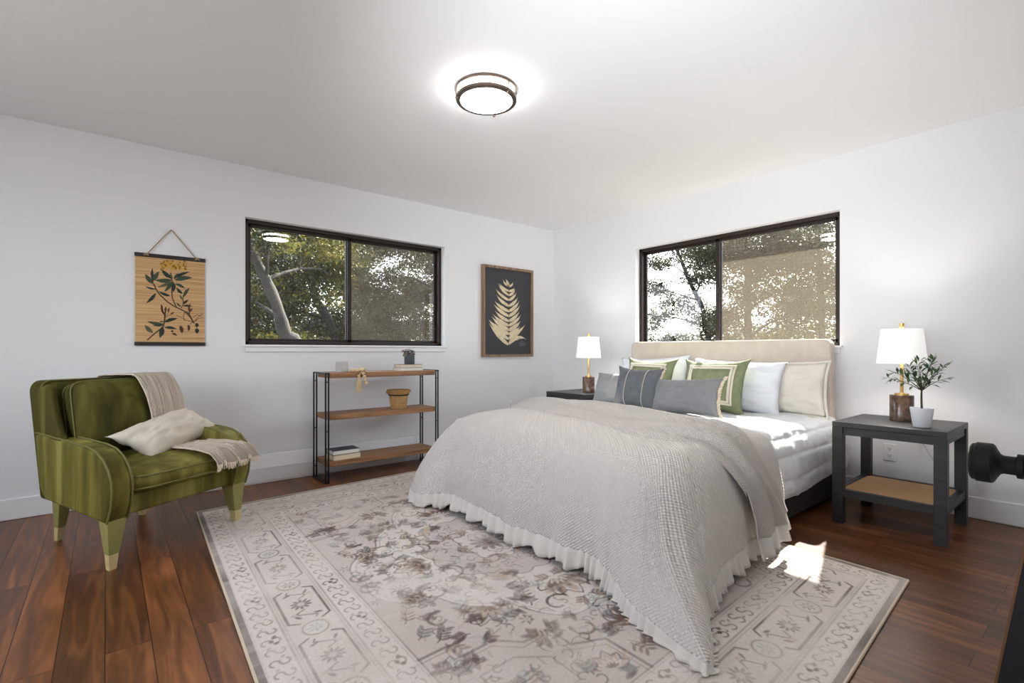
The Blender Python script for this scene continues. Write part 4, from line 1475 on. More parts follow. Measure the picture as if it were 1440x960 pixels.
for sg in (-1, 1):
    g.tube([(sg * 0.090, -0.03, 0.148), (sg * 0.106, -0.018, 0.140), (sg * 0.110, 0, 0.136), (sg * 0.106, 0.018, 0.140), (sg * 0.090, 0.03, 0.148)], 0.005, 8)
    mk('handle', g, MATS['seagrass_rim'], root); g = G()

# baseboard heater on the back wall
root = thing('baseboard_heater', 'long white baseboard heater behind the console and armchair', 'heater', (1.3, WA, 0))
g = G().prism([(0.0, 0.0), (-0.048, 0.0), (-0.052, 0.02), (-0.052, 0.118), (-0.030, 0.212), (-0.026, 0.218), (0.0, 0.218)], 0.36, 2.26, lambda p, q, h: (h, WA - 0.017 + p, q))
mk('cover', g, M_TRIM, root, world=True, smooth=False, bevel=0.003)
g = G().prism([(0.0, 0.0), (-0.054, 0.0), (-0.058, 0.02), (-0.058, 0.120), (-0.034, 0.219), (0.0, 0.224)], 2.26, 2.285, lambda p, q, h: (h, WA - 0.017 + p, q))
mk('end_cap', g, M_TRIM, root, world=True, smooth=False, bevel=0.003)
g = G().b2((0.36, WA - 0.0715, 0.112), (2.26, WA - 0.0685, 0.121))
mk('damper', g, M_TRIM, root, world=True, smooth=False, bevel=0.001)

# ------------------------------------------------------------------ fern print in wooden frame
M_FRAMEW = wood_mat('weathered_oak', (110, 86, 66), (164, 134, 108), 2, 0.7, 3.0)
PX0, PX1, PZ0, PZ1 = 3.045, 3.745, 0.958, 1.930
FD = 0.045
root = thing('framed_print', 'framed print of a cream fern frond on charcoal', 'picture', ((PX0 + PX1) / 2, WA, PZ0))
fr = 0.026
for (lo, hi) in (((PX0, PZ0), (PX0 + fr, PZ1)), ((PX1 - fr, PZ0), (PX1, PZ1)), ((PX0 + fr, PZ1 - fr), (PX1 - fr, PZ1)), ((PX0 + fr, PZ0), (PX1 - fr, PZ0 + fr))):
    mk('frame_rail', G().b2((lo[0], WA - FD, lo[1]), (hi[0], WA - 0.001, hi[1])), M_FRAMEW, root, world=True, smooth=False, bevel=0.002)
FY = WA - 0.020
mk('panel', G().b2((PX0 + fr, FY, PZ0 + fr), (PX1 - fr, WA - 0.002, PZ1 - fr)), mat('charcoal_panel', (62, 61, 64), 0.8, var=0.08, vscale=6), root, world=True, smooth=False)
g = G()
PW, PHH = PX1 - PX0, PZ1 - PZ0


def ppt(px, py):
    """picture coordinates 0..1 (left->right, top->bottom)"""
    return V(PX0 + px * PW, 0, PZ1 - py * PHH)


def frond(g, base, ctrl, tip, wmax, y):
    n = 18
    L_ = []; R_ = []
    for i in range(n + 1):
        t = i / n
        p = base * (1 - t) ** 2 + ctrl * 2 * t * (1 - t) + tip * t * t
        d = ((ctrl - base) * (1 - t) + (tip - ctrl) * t); d.y = 0; d.normalize()
        nx = V(-d.z, 0, d.x)
        ww = wmax * (0.42 + 0.75 * (sin(pi * min(1, t * 1.05 + 0.08)) ** 0.8)) * (1 - t ** 3.5) * 0.6
        ww *= 1 + 0.07 * sin(t * 23 + base.x * 90)
        L_.append(p + nx * ww); R_.append(p - nx * ww)
    vs = [(q.x, y, q.z) for q in L_] + [(q.x, y, q.z) for q in R_]
    vs += [(q.x, y + 0.0008, q.z) for q in L_] + [(q.x, y + 0.0008, q.z) for q in R_]
    k = n + 1
    fs = [(i, i + 1, k + i + 1, k + i) for i in range(n)]
    g.add(vs, fs)


rows = [ # (stem y, left tip, right tip) as fractions of the picture
    (0.210, (0.40, 0.135), (0.60, 0.150)), (0.262, (0.33, 0.185), (0.63, 0.215)), (0.310, (0.30, 0.185), (0.64, 0.23)),
    (0.365, (0.255, 0.250), (0.67, 0.265)), (0.430, (0.27, 0.315), (0.70, 0.32)), (0.490, (0.235, 0.385), (0.73, 0.36)), (0.545, (0.22, 0.42), (0.745, 0.41)),
    (0.600, (0.24, 0.49), (0.735, 0.48)), (0.650, (0.20, 0.53), (0.765, 0.52)), (0.700, (0.175, 0.555), (0.755, 0.59)), (0.745, (0.14, 0.60), (0.74, 0.655)),
    (0.800, (0.12, 0.590), (0.855, 0.63)), (0.862, (0.125, 0.625), (0.88, 0.805))]
fg = root
Y = FY - 0.0012
for k, (sy, lt, rt) in enumerate(rows):
    b_ = ppt(0.515 if k < 11 else 0.50, sy)
    wl = 0.020 + 0.013 * min(1, k / 5)
    for sgn, tp in ((-1, lt), (1, rt)):
        t_ = ppt(*tp)
        c_ = b_ * 0.45 + t_ * 0.55 + V(sgn * 0.022, 0, -0.022)
        if k == 12 and sgn > 0: c_ = ppt(0.70, 0.735)
        g = G(); frond(g, b_, c_, t_, wl * (0.86 if k < 9 else 1.05), Y - 0.0003 * (k % 3))
        o = mk('frond', g, mat('pressed_cream', (214, 198, 164), 0.85, var=0.12, vscale=25), root, world=True, smooth=False)
g = G(); frond(g, ppt(0.515, 0.215), ppt(0.49, 0.17), ppt(0.455, 0.130), 0.028, Y)
mk('frond', g, MATS['pressed_cream'], root, world=True, smooth=False)
g = G().tube([(ppt(0.515, 0.19).x, Y - 0.0004, ppt(0, 0.19).z), (ppt(0.515, 0.87).x, Y - 0.0004, ppt(0, 0.87).z)], 0.0022, 6)
mk('frond_stem', g, mat('fern_stem', (120, 92, 60), 0.8), root, world=True)
# tiny unreadable caption lines under the lowest frond
g = G()
for (y, a, b_) in ((0.822, 0.775, 0.805), (0.842, 0.735, 0.855), (0.858, 0.725, 0.865), (0.874, 0.735, 0.835)):
    x = a
    rng = random.Random(int(y * 1000))
    while x < b_:
        l = rng.uniform(0.004, 0.012)
        p = ppt(x, y); q = ppt(min(x + l, b_), y)
        pts = [(p.x + (q.x - p.x) * i / 4, Y - 0.0004, p.z + 0.0022 * (1 if i % 2 else -1) * rng.uniform(.3, 1)) for i in range(5)]
        g.tube(pts, 0.0009, 4)
        x += l + 0.004
mk('caption', g, mat('caption_ink', (190, 186, 180), 0.8), root, world=True, label='tiny pale caption lines')

# ------------------------------------------------------------------ bamboo scroll
SX0, SX1, SZ0, SZ1 = 0.150, 0.556, 1.070, 1.680
root = thing('hanging_scroll', 'bamboo scroll with flowering branch print hung from a cord', 'wall hanging', ((SX0 + SX1) / 2, WA, SZ0))
g = G()
ns = 90
for k in range(ns):
    z0 = SZ0 + 0.012 + (SZ1 - SZ0 - 0.024) * k / ns
    g.b2((SX0, WA - 0.010, z0), (SX1, WA - 0.0068, z0 + (SZ1 - SZ0 - 0.024) / ns * 0.97))
mb_, t_, b_ = base_mat('bamboo_slats')
tc = t_.nodes.new('ShaderNodeTexCoord'); mp = t_.nodes.new('ShaderNodeMapping'); mp.inputs['Scale'].default_value = (0.7, 1, 70)
nz = t_.nodes.new('ShaderNodeTexNoise'); nz.inputs['Scale'].default_value = 2.4; nz.inputs['Detail'].default_value = 3
rp = t_.nodes.new('ShaderNodeValToRGB')
for e_, (p_, c_) in zip(rp.color_ramp.elements, ((0.25, (158, 114, 72)), (0.6, (216, 176, 126)))):
    e_.position = p_; e_.color = (*lin(c_), 1)
t_.links.new(tc.outputs['Object'], mp.inputs[0]); t_.links.new(mp.outputs[0], nz.inputs['Vector']); t_.links.new(nz.outputs[0], rp.inputs[0]); t_.links.new(rp.outputs[0], b_.inputs['Base Color'])
b_.inputs['Roughness'].default_value = 0.75
mk('slat_panel', g, mb_, root, world=True, smooth=False)
M_ROD = mat('black_rod', (40, 34, 32), 0.6)
for z in (SZ0, SZ1):
    mk('rod', G().b2((SX0 - 0.004, WA - 0.017, z - 0.013), (SX1 + 0.004, WA - 0.003, z + 0.013)), M_ROD, root, world=True, smooth=False, bevel=0.002)
kn = [(SX0 + 0.06, SZ1), (SX1 - 0.048, SZ1)]
ap = ((SX0 + SX1) / 2 + 0.0, 1.875)
g = G().tube([(kn[0][0], WA - 0.017, kn[0][1]), (ap[0] - 0.008, WA - 0.010, ap[1] - 0.008), (ap[0], WA - 0.009, ap[1]), (ap[0] + 0.008, WA - 0.010, ap[1] - 0.008), (kn[1][0], WA - 0.017, kn[1][1])], 0.0032, 8)
for (x, z) in kn:
    g.tube([(x - 0.014, WA - 0.019, z), (x, WA - 0.024, z + 0.003), (x + 0.014, WA - 0.019, z)], 0.005, 8)
mk('hanging_cord', g, mat('jute_cord', (168, 138, 98), 0.95, var=0.15, vscale=300), root, world=True)
mk('hook', G().cyl((ap[0], WA - 0.012, ap[1] - 0.004), (ap[0], WA, ap[1] - 0.004), 0.002, n=8), M_BRASS, root, world=True)
YS = WA - 0.0106
SWd, SHt = SX1 - SX0, SZ1 - SZ0


def spt(px, py):
    """from the photograph of the scroll, 853x960 crop coordinates -> wall"""
    x = (px - 70) / (768 - 70)
    top = 30 + (70) * x; bot = 905
    return V(SX0 + x * SWd, 0, SZ1 - (py - top) / (bot - top) * SHt)


def pleaf(g, a, b, w_, m, k=0):
    n = 10
    d = b - a; nx = V(-d.z, 0, d.x).normalized()
    vs = []
    for sgn in (1, -1):
        for i in range(n + 1):
            t = i / n
            q = a + d * t + nx * (sgn * w_ / 2 * sin(pi * t ** 0.85) + 0.05 * d.length * sin(pi * t))
            vs.append((q.x, YS - 0.0002 * k, q.z))
    c = n + 1
    g.add(vs, [(i, i + 1, c + i + 1, c + i) for i in range(n)], m=m)


g = G()
leaves = [((245, 320), (165, 225), 52, 0), ((245, 300), (235, 165), 30, 1), ((250, 290), (300, 200), 45, 0), ((270, 375), (160, 345), 22, 1), ((268, 412), (172, 512), 36, 1),
          ((430, 285), (255, 285), 52, 0), ((425, 270), (320, 178), 46, 1), ((440, 270), (612, 205), 36, 1), ((455, 285), (640, 262), 55, 0), ((455, 318), (565, 368), 34, 0),
          ((420, 300), (280, 355), 36, 2), ((425, 300), (350, 400), 40, 0), ((435, 300), (440, 405), 44, 1), ((430, 290), (415, 205), 26, 2), ((450, 280), (490, 215), 24, 2),
          ((410, 440), (295, 395), 34, 1), ((535, 420), (470, 355), 34, 1), ((545, 450), (608, 358), 34, 0), ((540, 480), (505, 425), 20, 2), ((540, 520), (598, 475), 28, 1), ((535, 535), (640, 540), 26, 1), ((520, 545), (470, 500), 20, 0),
          ((600, 590), (615, 505), 22, 3), ((600, 600), (642, 560), 22, 3), ((605, 620), (570, 580), 18, 2),
          ((345, 715), (180, 685), 40, 0), ((345, 720), (235, 725), 24, 1), ((350, 695), (490, 655), 40, 1), ((350, 745), (478, 760), 34, 1), ((330, 735), (305, 850), 52, 1), ((240, 800), (160, 720), 46, 2), ((300, 690), (350, 690), 18, 2)]
for k, (a, b, w_, m) in enumerate(leaves):
    pleaf(g, spt(*a), spt(*b), w_ / 698 * SWd, m, k % 4)
def pstem(pts, wd, m):
    P_ = [spt(*p) for p in pts]
    for a, b in zip(P_[:-1], P_[1:]):
        d = (b - a); nx = V(-d.z, 0, d.x).normalized() * wd / 698 * SWd / 2
        g.add([(q.x, YS - 0.0001, q.z) for q in (a + nx, b + nx, b - nx, a - nx)], [(0, 1, 2, 3)], m=m)
pstem([(245, 320), (270, 375), (310, 430), (380, 495), (450, 540), (560, 590), (620, 650), (655, 705)], 13, 4)
pstem([(430, 290), (425, 380), (430, 460), (470, 545)], 12, 4)
pstem([(540, 430), (540, 520), (520, 560)], 8, 4)
pstem([(610, 560), (605, 620), (640, 680)], 12, 4)
for p in ([(655, 690), (700, 640), (745, 610)], [(655, 690), (705, 655), (760, 650)], [(650, 690), (600, 685), (540, 660), (470, 625)], [(640, 690), (610, 715)], [(640, 650), (690, 620), (740, 640)], [(560, 590), (540, 640), (560, 680)]):
    pstem(p, 6, 4)
pstem([(360, 590), (352, 690), (340, 740), (250, 810), (185, 870)], 14, 4)
pstem([(355, 640), (335, 590)], 5, 4); pstem([(357, 640), (395, 600)], 5, 4); pstem([(357, 650), (440, 605)], 5, 4)
for (a, b, w_) in (((345, 620), (322, 525), 22), ((365, 600), (368, 540), 24), ((390, 600), (402, 550), 20), ((410, 620), (455, 597), 18), ((335, 560), (318, 520), 18), ((350, 615), (330, 575), 18)):
    pleaf(g, spt(*a), spt(*b), w_ / 698 * SWd, 3, 2)
for (a, b, w_) in (((510, 725), (530, 805), 40), ((595, 715), (597, 785), 30), ((682, 700), (682, 745), 42), ((682, 750), (684, 805), 46), ((415, 780), (445, 785), 26), ((425, 800), (480, 825), 26)):
    pleaf(g, spt(*a), spt(*b), w_ / 698 * SWd, 4 if a[0] < 600 else 1, 2)
rng = random.Random(3)
for (cx_, cy_, r_) in ((365, 155, 52), (410, 125, 46), (455, 165, 50), (515, 125, 46), (540, 165, 46), (345, 140, 34)):
    for k in range(16):
        a = rng.uniform(0, 6.28); rr = r_ * sqrt(rng.random())
        p = (cx_ + rr * cos(a), cy_ + rr * 0.8 * sin(a))
        a2 = rng.uniform(0, 6.28)
        pleaf(g, spt(*p), spt(p[0] + 24 * cos(a2), p[1] + 24 * sin(a2)), 17 / 698 * SWd, 5 if rng.random() < 0.62 else 6, k % 5)
mk('printed_branch', g, [mat('print_green', (62, 76, 56), 0.85, var=0.2, vscale=60), mat('print_dark_green', (44, 54, 46), 0.85, var=0.2, vscale=60), mat('print_olive', (88, 88, 62), 0.85, var=0.2, vscale=60),
                         mat('print_bud', (92, 58, 48), 0.85), mat('print_stem', (74, 54, 42), 0.85), mat('print_yellow', (206, 158, 52), 0.85, var=0.2, vscale=80), mat('print_ochre', (150, 104, 34), 0.85)], root, world=True, smooth=False)

# ------------------------------------------------------------------ ceiling light
root = thing('ceiling_light', 'round flush ceiling light with bronze rings', 'ceiling light', (1.60, 2.18, RH))
M_BRZ = mat('oiled_bronze', (104, 90, 80), 0.35, 0.85)
R_ = 0.165
mk('ceiling_ring', G().lathe([(R_ - 0.02, 0.0), (R_ + 0.002, 0.0), (R_ + 0.002, -0.016), (R_ - 0.012, -0.016), (R_ - 0.02, 0)], n=64, close=False), M_BRZ, root)
mk('lower_ring', G().lathe([(R_ - 0.028, -0.064), (R_ - 0.004, -0.064), (R_, -0.060), (R_, -0.046), (R_ - 0.010, -0.046), (R_ - 0.012, -0.058), (R_ - 0.028, -0.064)], n=64, close=False), M_BRZ, root)
M_DIFF = mat('diffuser_glow', (255, 250, 240), 0.5, emit=((1.0, 0.98, 0.965), 21.0))
mk('diffuser', G().lathe([(R_ - 0.014, -0.002), (R_ - 0.014, -0.056), (R_ - 0.024, -0.064), (R_ - 0.06, -0.068), (0.0, -0.070)], n=64, close=False), M_DIFF, root)
for k in range(3):
    a = radians(38 + 120 * k)
    x, y = R_ * cos(a), R_ * sin(a)
    g = G().cyl((x, y, -0.012), (x, y, -0.066), 0.004, n=10); sphere(g, (x, y, -0.067), 0.007)
    mk('post', g, M_BRZ, root)

# ------------------------------------------------------------------ leaning mirror at the right edge of the frame
root = thing('leaning_mirror', 'black edged mirror leaning at the lower right edge of the view', 'mirror', (2.03, 0.235, 0))
g = G(); gb = G(); gm = G()
lean = math.atan2(0.075, 0.52)
Rm = Matrix.Rotation(lean, 3, 'X')
for (lo, hi, tgt) in (((0, -0.045, 0), (0.035, 0.0, 0.80), g), ((0.565, -0.045, 0), (0.6, 0.0, 0.80), g), ((0.035, -0.045, 0), (0.565, 0.0, 0.035), g), ((0.035, -0.045, 0.765), (0.565, 0.0, 0.80), g),
                      ((-0.001, 0.0, 0), (0.036, 0.006, 0.80), gb), ((0.564, 0.0, 0), (0.601, 0.006, 0.80), gb), ((0.036, 0.0, 0), (0.564, 0.006, 0.036), gb), ((0.036, 0.0, 0.764), (0.564, 0.006, 0.80), gb), ((0.03, -0.02, 0.03), (0.57, -0.012, 0.77), gm)):
    h = G().b2(lo, hi); tgt.add([Rm @ Vector(p) for p in h.v], h.f)
mk('frame', g, mat('black_frame', (24, 24, 28), 0.5), root, smooth=False)
mk('front_bead', gb, mat('bronze_bead', (122, 88, 60), 0.45, 0.4), root, smooth=False)
mk('mirror_glass', gm, mat('mirror_silver', (220, 220, 222), 0.03, 1.0), root, smooth=False)

# ------------------------------------------------------------------ green velvet armchair
def velvet(name, dark, mid, light, axis_scale, rough=0.75):
    """crushed velvet with soft vertical nap bands"""
    m, t, b = base_mat(name)
    N = t.nodes.new; L = t.links.new
    tc = N('ShaderNodeTexCoord'); mp = N('ShaderNodeMapping'); mp.inputs['Scale'].default_value = axis_scale
    L(tc.outputs['Object'], mp.inputs[0])
    nz = N('ShaderNodeTexNoise'); nz.inputs['Scale'].default_value = 1.0; nz.inputs['Detail'].default_value = 4; nz.inputs['Distortion'].default_value = 0.4
    L(mp.outputs[0], nz.inputs['Vector'])
    rp = N('ShaderNodeValToRGB')
    e = rp.color_ramp.elements
    e[0].position = 0.34; e[0].color = (*lin(dark), 1)
    e[1].position = 0.66; e[1].color = (*lin(light), 1)
    x = e.new(0.5); x.color = (*lin(mid), 1)
    L(nz.outputs[0], rp.inputs[0]); L(rp.outputs[0], b.inputs['Base Color'])
    b.inputs['Roughness'].default_value = rough
    b.inputs['Sheen Weight'].default_value = 0.35; b.inputs['Sheen Roughness'].default_value = 0.35
    b.inputs['Sheen Tint'].default_value = (*lin(light), 1)
    b.inputs['Specular IOR Level'].default_value = 0.2
    return m


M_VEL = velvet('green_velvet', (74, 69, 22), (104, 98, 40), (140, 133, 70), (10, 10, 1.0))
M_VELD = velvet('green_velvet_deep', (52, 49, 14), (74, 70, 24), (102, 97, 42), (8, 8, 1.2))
M_PIPE = mat('green_piping', (104, 101, 48), 0.7, sheen=0.3)
M_LEGG = mat('green_leg_fabric', (136, 132, 74), 0.75, var=0.08, vscale=12, sheen=0.3)
M_LEGT = mat('pale_wood_tip', (196, 178, 126), 0.55, var=0.08, vscale=20)
ARZ = radians(32)
AO = V(0.139, 3.431, 0)
chair = thing('armchair', 'green velvet armchair with rolled front arms in the left corner', 'armchair', AO, ARZ)


def aw(x, y, z):
    p = Matrix.Rotation(ARZ, 3, 'Z') @ V(x, y, z) + AO
    return (p.x, p.y, p.z)


def arc(cx, cy, r, a0, a1, n=8):
    return [(cx + r * cos(radians(a0 + (a1 - a0) * i / n)), cy + r * sin(radians(a0 + (a1 - a0) * i / n))) for i in range(n + 1)]


# arms: side profile (y, z)
arm_prof = [(0.36, 0.30), (0.30, 0.245), (-0.345, 0.225)] + [(-0.372, 0.30), (-0.380, 0.37)] + [(-0.376, 0.42), (-0.355, 0.47), (-0.315, 0.515), (-0.255, 0.545), (-0.17, 0.560), (0.0, 0.568), (0.20, 0.575), (0.40, 0.585)]
for sg in (-1, 1):
    g = G().prism(arm_prof, sg * 0.285, sg * 0.388, lambda p, q, h: (h, p, q))
    arm = mk('arm', g, M_VEL, chair, bevel=0.016, seg=4)
    for xx in (0.291, 0.382):
        pr = [(p, q) for p, q in arm_prof[2:]]
        g = G().tube([(sg * xx, p - 0.004, q + 0.002) if q < 0.5 else (sg * xx, p, q + 0.003) for p, q in pr], 0.0048, 8)
        mk('piping', g, M_PIPE, arm)
# back frame: leaning padded slab with rounded top corners
def back_geo(half, zb, zt, r, yb, yt, th, n=7):
    poly = [(-half + 0.01, zb)]
    poly += [(-half + r + r * cos(a), zt - r + r * sin(a)) for a in np.linspace(pi, pi / 2, n)]
    poly += [(half - r + r * cos(a), zt - r + r * sin(a)) for a in np.linspace(pi / 2, 0, n)]
    poly += [(half - 0.01, zb)]
    def f(p, q, h):
        t = (q - zb) / (zt - zb)
        return (p, yb + (yt - yb) * t + h, q)
    return poly, f


poly, f = back_geo(0.385, 0.235, 0.862, 0.065, 0.27, 0.36, 0.11)
g = G().prism(poly, 0, 0.11, f)
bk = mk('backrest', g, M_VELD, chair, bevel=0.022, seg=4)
g = G().tube([f(p, q, 0.006) for p, q in poly[1:-1]], 0.0048, 8)
mk('piping', g, M_PIPE, bk)
# inner wings left and right of the back cushion
for sg in (-1, 1):
    g = G().prism([(0.08, 0.55), (0.15, 0.60), (0.215, 0.72), (0.255, 0.82), (0.30, 0.845), (0.40, 0.82), (0.36, 0.55)], sg * 0.335, sg * 0.384, lambda p, q, h: (h, p, q))
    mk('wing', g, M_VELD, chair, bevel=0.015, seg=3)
# seat deck and front rail
g = G().b2((-0.30, -0.335, 0.235), (0.30, 0.30, 0.335))
mk('front_rail', g, M_VEL, chair, bevel=0.018, seg=4, smooth=False)


def cushion_box(w, d, h, cr=0.05, crown=0.03, n=28):
    """box cushion with rounded corners in plan and crowned faces, centred, z from 0..h"""
    g = G()
    def outline(t):
        # rounded rectangle param
        a = t * 2 * pi
        c, s = cos(a), sin(a)
        e = 0.22
        return (w / 2 * math.copysign(abs(c) ** e, c), d / 2 * math.copysign(abs(s) ** e, s))
    N_ = 96
    rings = [(0.0, 0.0), (0.35, 0.0), (0.7, 0.004), (0.90, 0.012), (0.972, 0.024), (0.995, 0.045)]
    prof = []
    for k, z in rings: prof.append((k, z - crown * 0.5 * (1 - k ** 2)))
    for k, z in [(1.008, 0.5 * h)]: prof.append((k, z))
    for k, z in reversed(rings): prof.append((k, h - z + crown * (1 - k ** 2)))
    vs = []
    for k, z in prof:
        for j in range(N_):
            x, y = outline(j / N_)
            vs.append((x * k, y * k, z))
    fs = []
    for i in range(len(prof) - 1):
        for j in range(N_):
            fs.append((i * N_ + j, i * N_ + (j + 1) % N_, (i + 1) * N_ + (j + 1) % N_, (i + 1) * N_ + j))
    g.add(vs, fs)
    pipes = []
    for z in (0.028, h - 0.028):
        pipes.append([(outline(j / N_)[0] * 0.995, outline(j / N_)[1] * 0.995, z) for j in range(N_)])
    return g, pipes


g, pipes = cushion_box(0.58, 0.66, 0.115, crown=0.028)
off = (0, -0.075, 0.333)
g.v = [(x, y + off[1] + (-0.006 if y < -0.2 else 0), z + off[2]) for x, y, z in g.v]
sc = mk('seat_cushion', g, M_VEL, chair, angle=180)
for pp in pipes:
    mk('piping', G().tube([(x, y + off[1] - 0.003, z + off[2]) for x, y, z in pp], 0.0045, 8, closed=True), M_PIPE, sc)
g, pipes = cushion_box(0.61, 0.43, 0.14, crown=0.05)
Rb = Matrix.Rotation(radians(90 - 13), 3, 'X')
def bplace(p):
    q = Rb @ Vector((p[0], p[1], p[2]))
    return (q.x, q.y + 0.255, q.z + 0.625)
g.v = [bplace(p) for p in g.v]
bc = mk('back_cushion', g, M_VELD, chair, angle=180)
for pp in pipes:
    mk('piping', G().tube([bplace(p) for p in pp], 0.0045, 8, closed=True), M_PIPE, bc)
# tapered legs with pale tips
for sx, y, top in ((-1, -0.305, 0.235), (1, -0.305, 0.235), (-1, 0.315, 0.26), (1, 0.315, 0.26)):
    x = sx * 0.335 if y < 0 else sx * 0.275
    def sq(z0, h0, z1, h1, dx=0, dy=0, tx=0, ty=0):
        g = G()
        vs = []
        for z, h, ox, oy in ((z0, h0, dx, dy), (z1, h1, tx, ty)):
            vs += [(x + ox + i * h, y + oy + j * h, z) for i, j in ((-1, -1), (1, -1), (1, 1), (-1, 1))]
        g.add(vs, [(3, 2, 1, 0), (4, 5, 6, 7)] + [(i, (i + 1) % 4, 4 + (i + 1) % 4, 4 + i) for i in range(4)])
        return g
    bx, by = sx * 0.012, (-0.012 if y < 0 else 0.03)
    lg = mk('leg', sq(0.072, 0.0235, top, 0.044, bx * 0.7, by * 0.7), M_LEGG, chair, smooth=False, bevel=0.004)
    mk('leg_tip', sq(0.0, 0.0165, 0.0725, 0.0220, bx, by, bx * 0.7, by * 0.7), M_LEGT, lg, smooth=False, bevel=0.002, label='pale wooden foot')

# the chair narrows towards the back
def taper(x, y):
    t = min(1.0, max(0.0, (y + 0.345) / 0.70))
    return x * (1 - 0.235 * t) + 0.034 * t


def taper_tree(o):
    for ch in o.children:
        for v in ch.data.vertices:
            v.co.x = taper(v.co.x, v.co.y)
        taper_tree(ch)


taper_tree(chair)

# throw blanket over the chair
TR = [(.06, .31, .485, .64), (.06, .31, .490, .78), (.06, .315, .482, .850), (.06, .32, .44, .868), (.06, .32, .36, .874), (.062, .32, .25, .878), (.066, .32, .155, .874), (.072, .32, .100, .820), (.08, .318, .058, .74), (.088, .315, .040, .64), (.085, .30, .050, .55),
      (.085, .285, .045, .495), (.065, .272, .00, .486), (.05, .272, -.12, .488), (.05, .282, -.25, .488), (.05, .32, -.345, .486), (.07, .365, -.415, .466), (.095, .385, -.440, .420), (.11, .390, -.444, .395)]
TRA = [A_(*r) for r in TR]


def throw_fn(u, v):
    r = crom(TRA, v)
    x = r[0] + (r[1] - r[0]) * u
    p = A_(x, r[2], r[3])
    hang = max(0, 1 - abs(v - 0.45) * 3)
    wob = 0.010 * sin(u * 2 * pi * 3.2 + v * 5) + 0.005 * sin(u * 2 * pi * 7 + v * 13)
    amp = 1.0 if v > 0.76 else 0.35
    if v > 0.87: amp = 1.6
    p[2] += max(-0.002, wob * amp) + 0.003
    cr = 0.0032 * n3(u * 26, v * 12, 2.0) + 0.0022 * n3(u * 60, v * 30, 5.0)
    p[1] -= cr; p[2] += cr
    p[1] -= abs(wob) * (0.8 if v < 0.72 else 0.6) * 0.6
    p[0] = taper(p[0], p[1]) + 0.012 * n3(v * 6, u * 2, 1.0)
    return aw(*p)


M_THROW = mat('throw_gauze', (222, 206, 188), 0.95, weave=(60, 130, 0.9, 0.004, 'x'), bump=0.3, bscale=60, var=0.04, vscale=20)
thr = thing('throw_blanket', 'cream gauze throw over the back and seat of the green armchair', 'blanket', aw(0.2, 0.1, 0.48), 0)
mk('cloth', G().grid(throw_fn, 90, 200, 0.32, 1.5), M_THROW, thr, world=True, angle=180, solid=0.007)
g = G(); rng = random.Random(8)
for i in range(90):
    u = i / 89
    p = V(*throw_fn(u, 1.0)); q = V(*throw_fn(u, 0.985)); d = (p - q).normalized()
    e = p + d * 0.012 + V(rng.uniform(-.006, .006), rng.uniform(-.006, .006), rng.uniform(-.030, -.016))
    g.tube([p, p + d * 0.010 + V(0, 0, -.004), e], [0.0024, 0.0022, 0.0016], 5)
mk('fringe', g, mat('throw_fringe', (226, 210, 190), 0.95), thr, world=True)
p = aw(0.155, -0.165, 0.500)
pillow('lumbar_pillow', 'oatmeal linen lumbar pillow lying on the seat of the green armchair', 'pillow', p, ARZ - radians(10), 60, 0.49, 0.25, 0.16, M_OAT, 41, tilt=-22, pinch=0.2, ears=0.10, wr=0.022)

# ------------------------------------------------------------------ trees outside
struct('ground', G().b2((-30, -30, -3.2), (70, 70, -3.0)), mat('forest_floor', (46, 44, 26), 0.95, var=0.4, vscale=2), smooth=False)
M_BARK = mat('oak_bark', (16, 14, 11), 0.9, rgb2=(56, 52, 44), vscale=4, bump=0.6, bscale=30)
M_BARKD = mat('dark_bark', (28, 23, 19), 0.9, var=0.3, vscale=10, bump=0.6, bscale=30)
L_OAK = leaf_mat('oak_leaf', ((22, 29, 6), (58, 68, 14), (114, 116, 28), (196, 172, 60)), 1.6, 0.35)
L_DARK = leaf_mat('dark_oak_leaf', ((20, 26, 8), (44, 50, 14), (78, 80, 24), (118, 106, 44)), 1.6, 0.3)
L_PINE = leaf_mat('pine_leaf', ((22, 28, 10), (50, 56, 18), (96, 92, 32)), 1.8, 0.3)


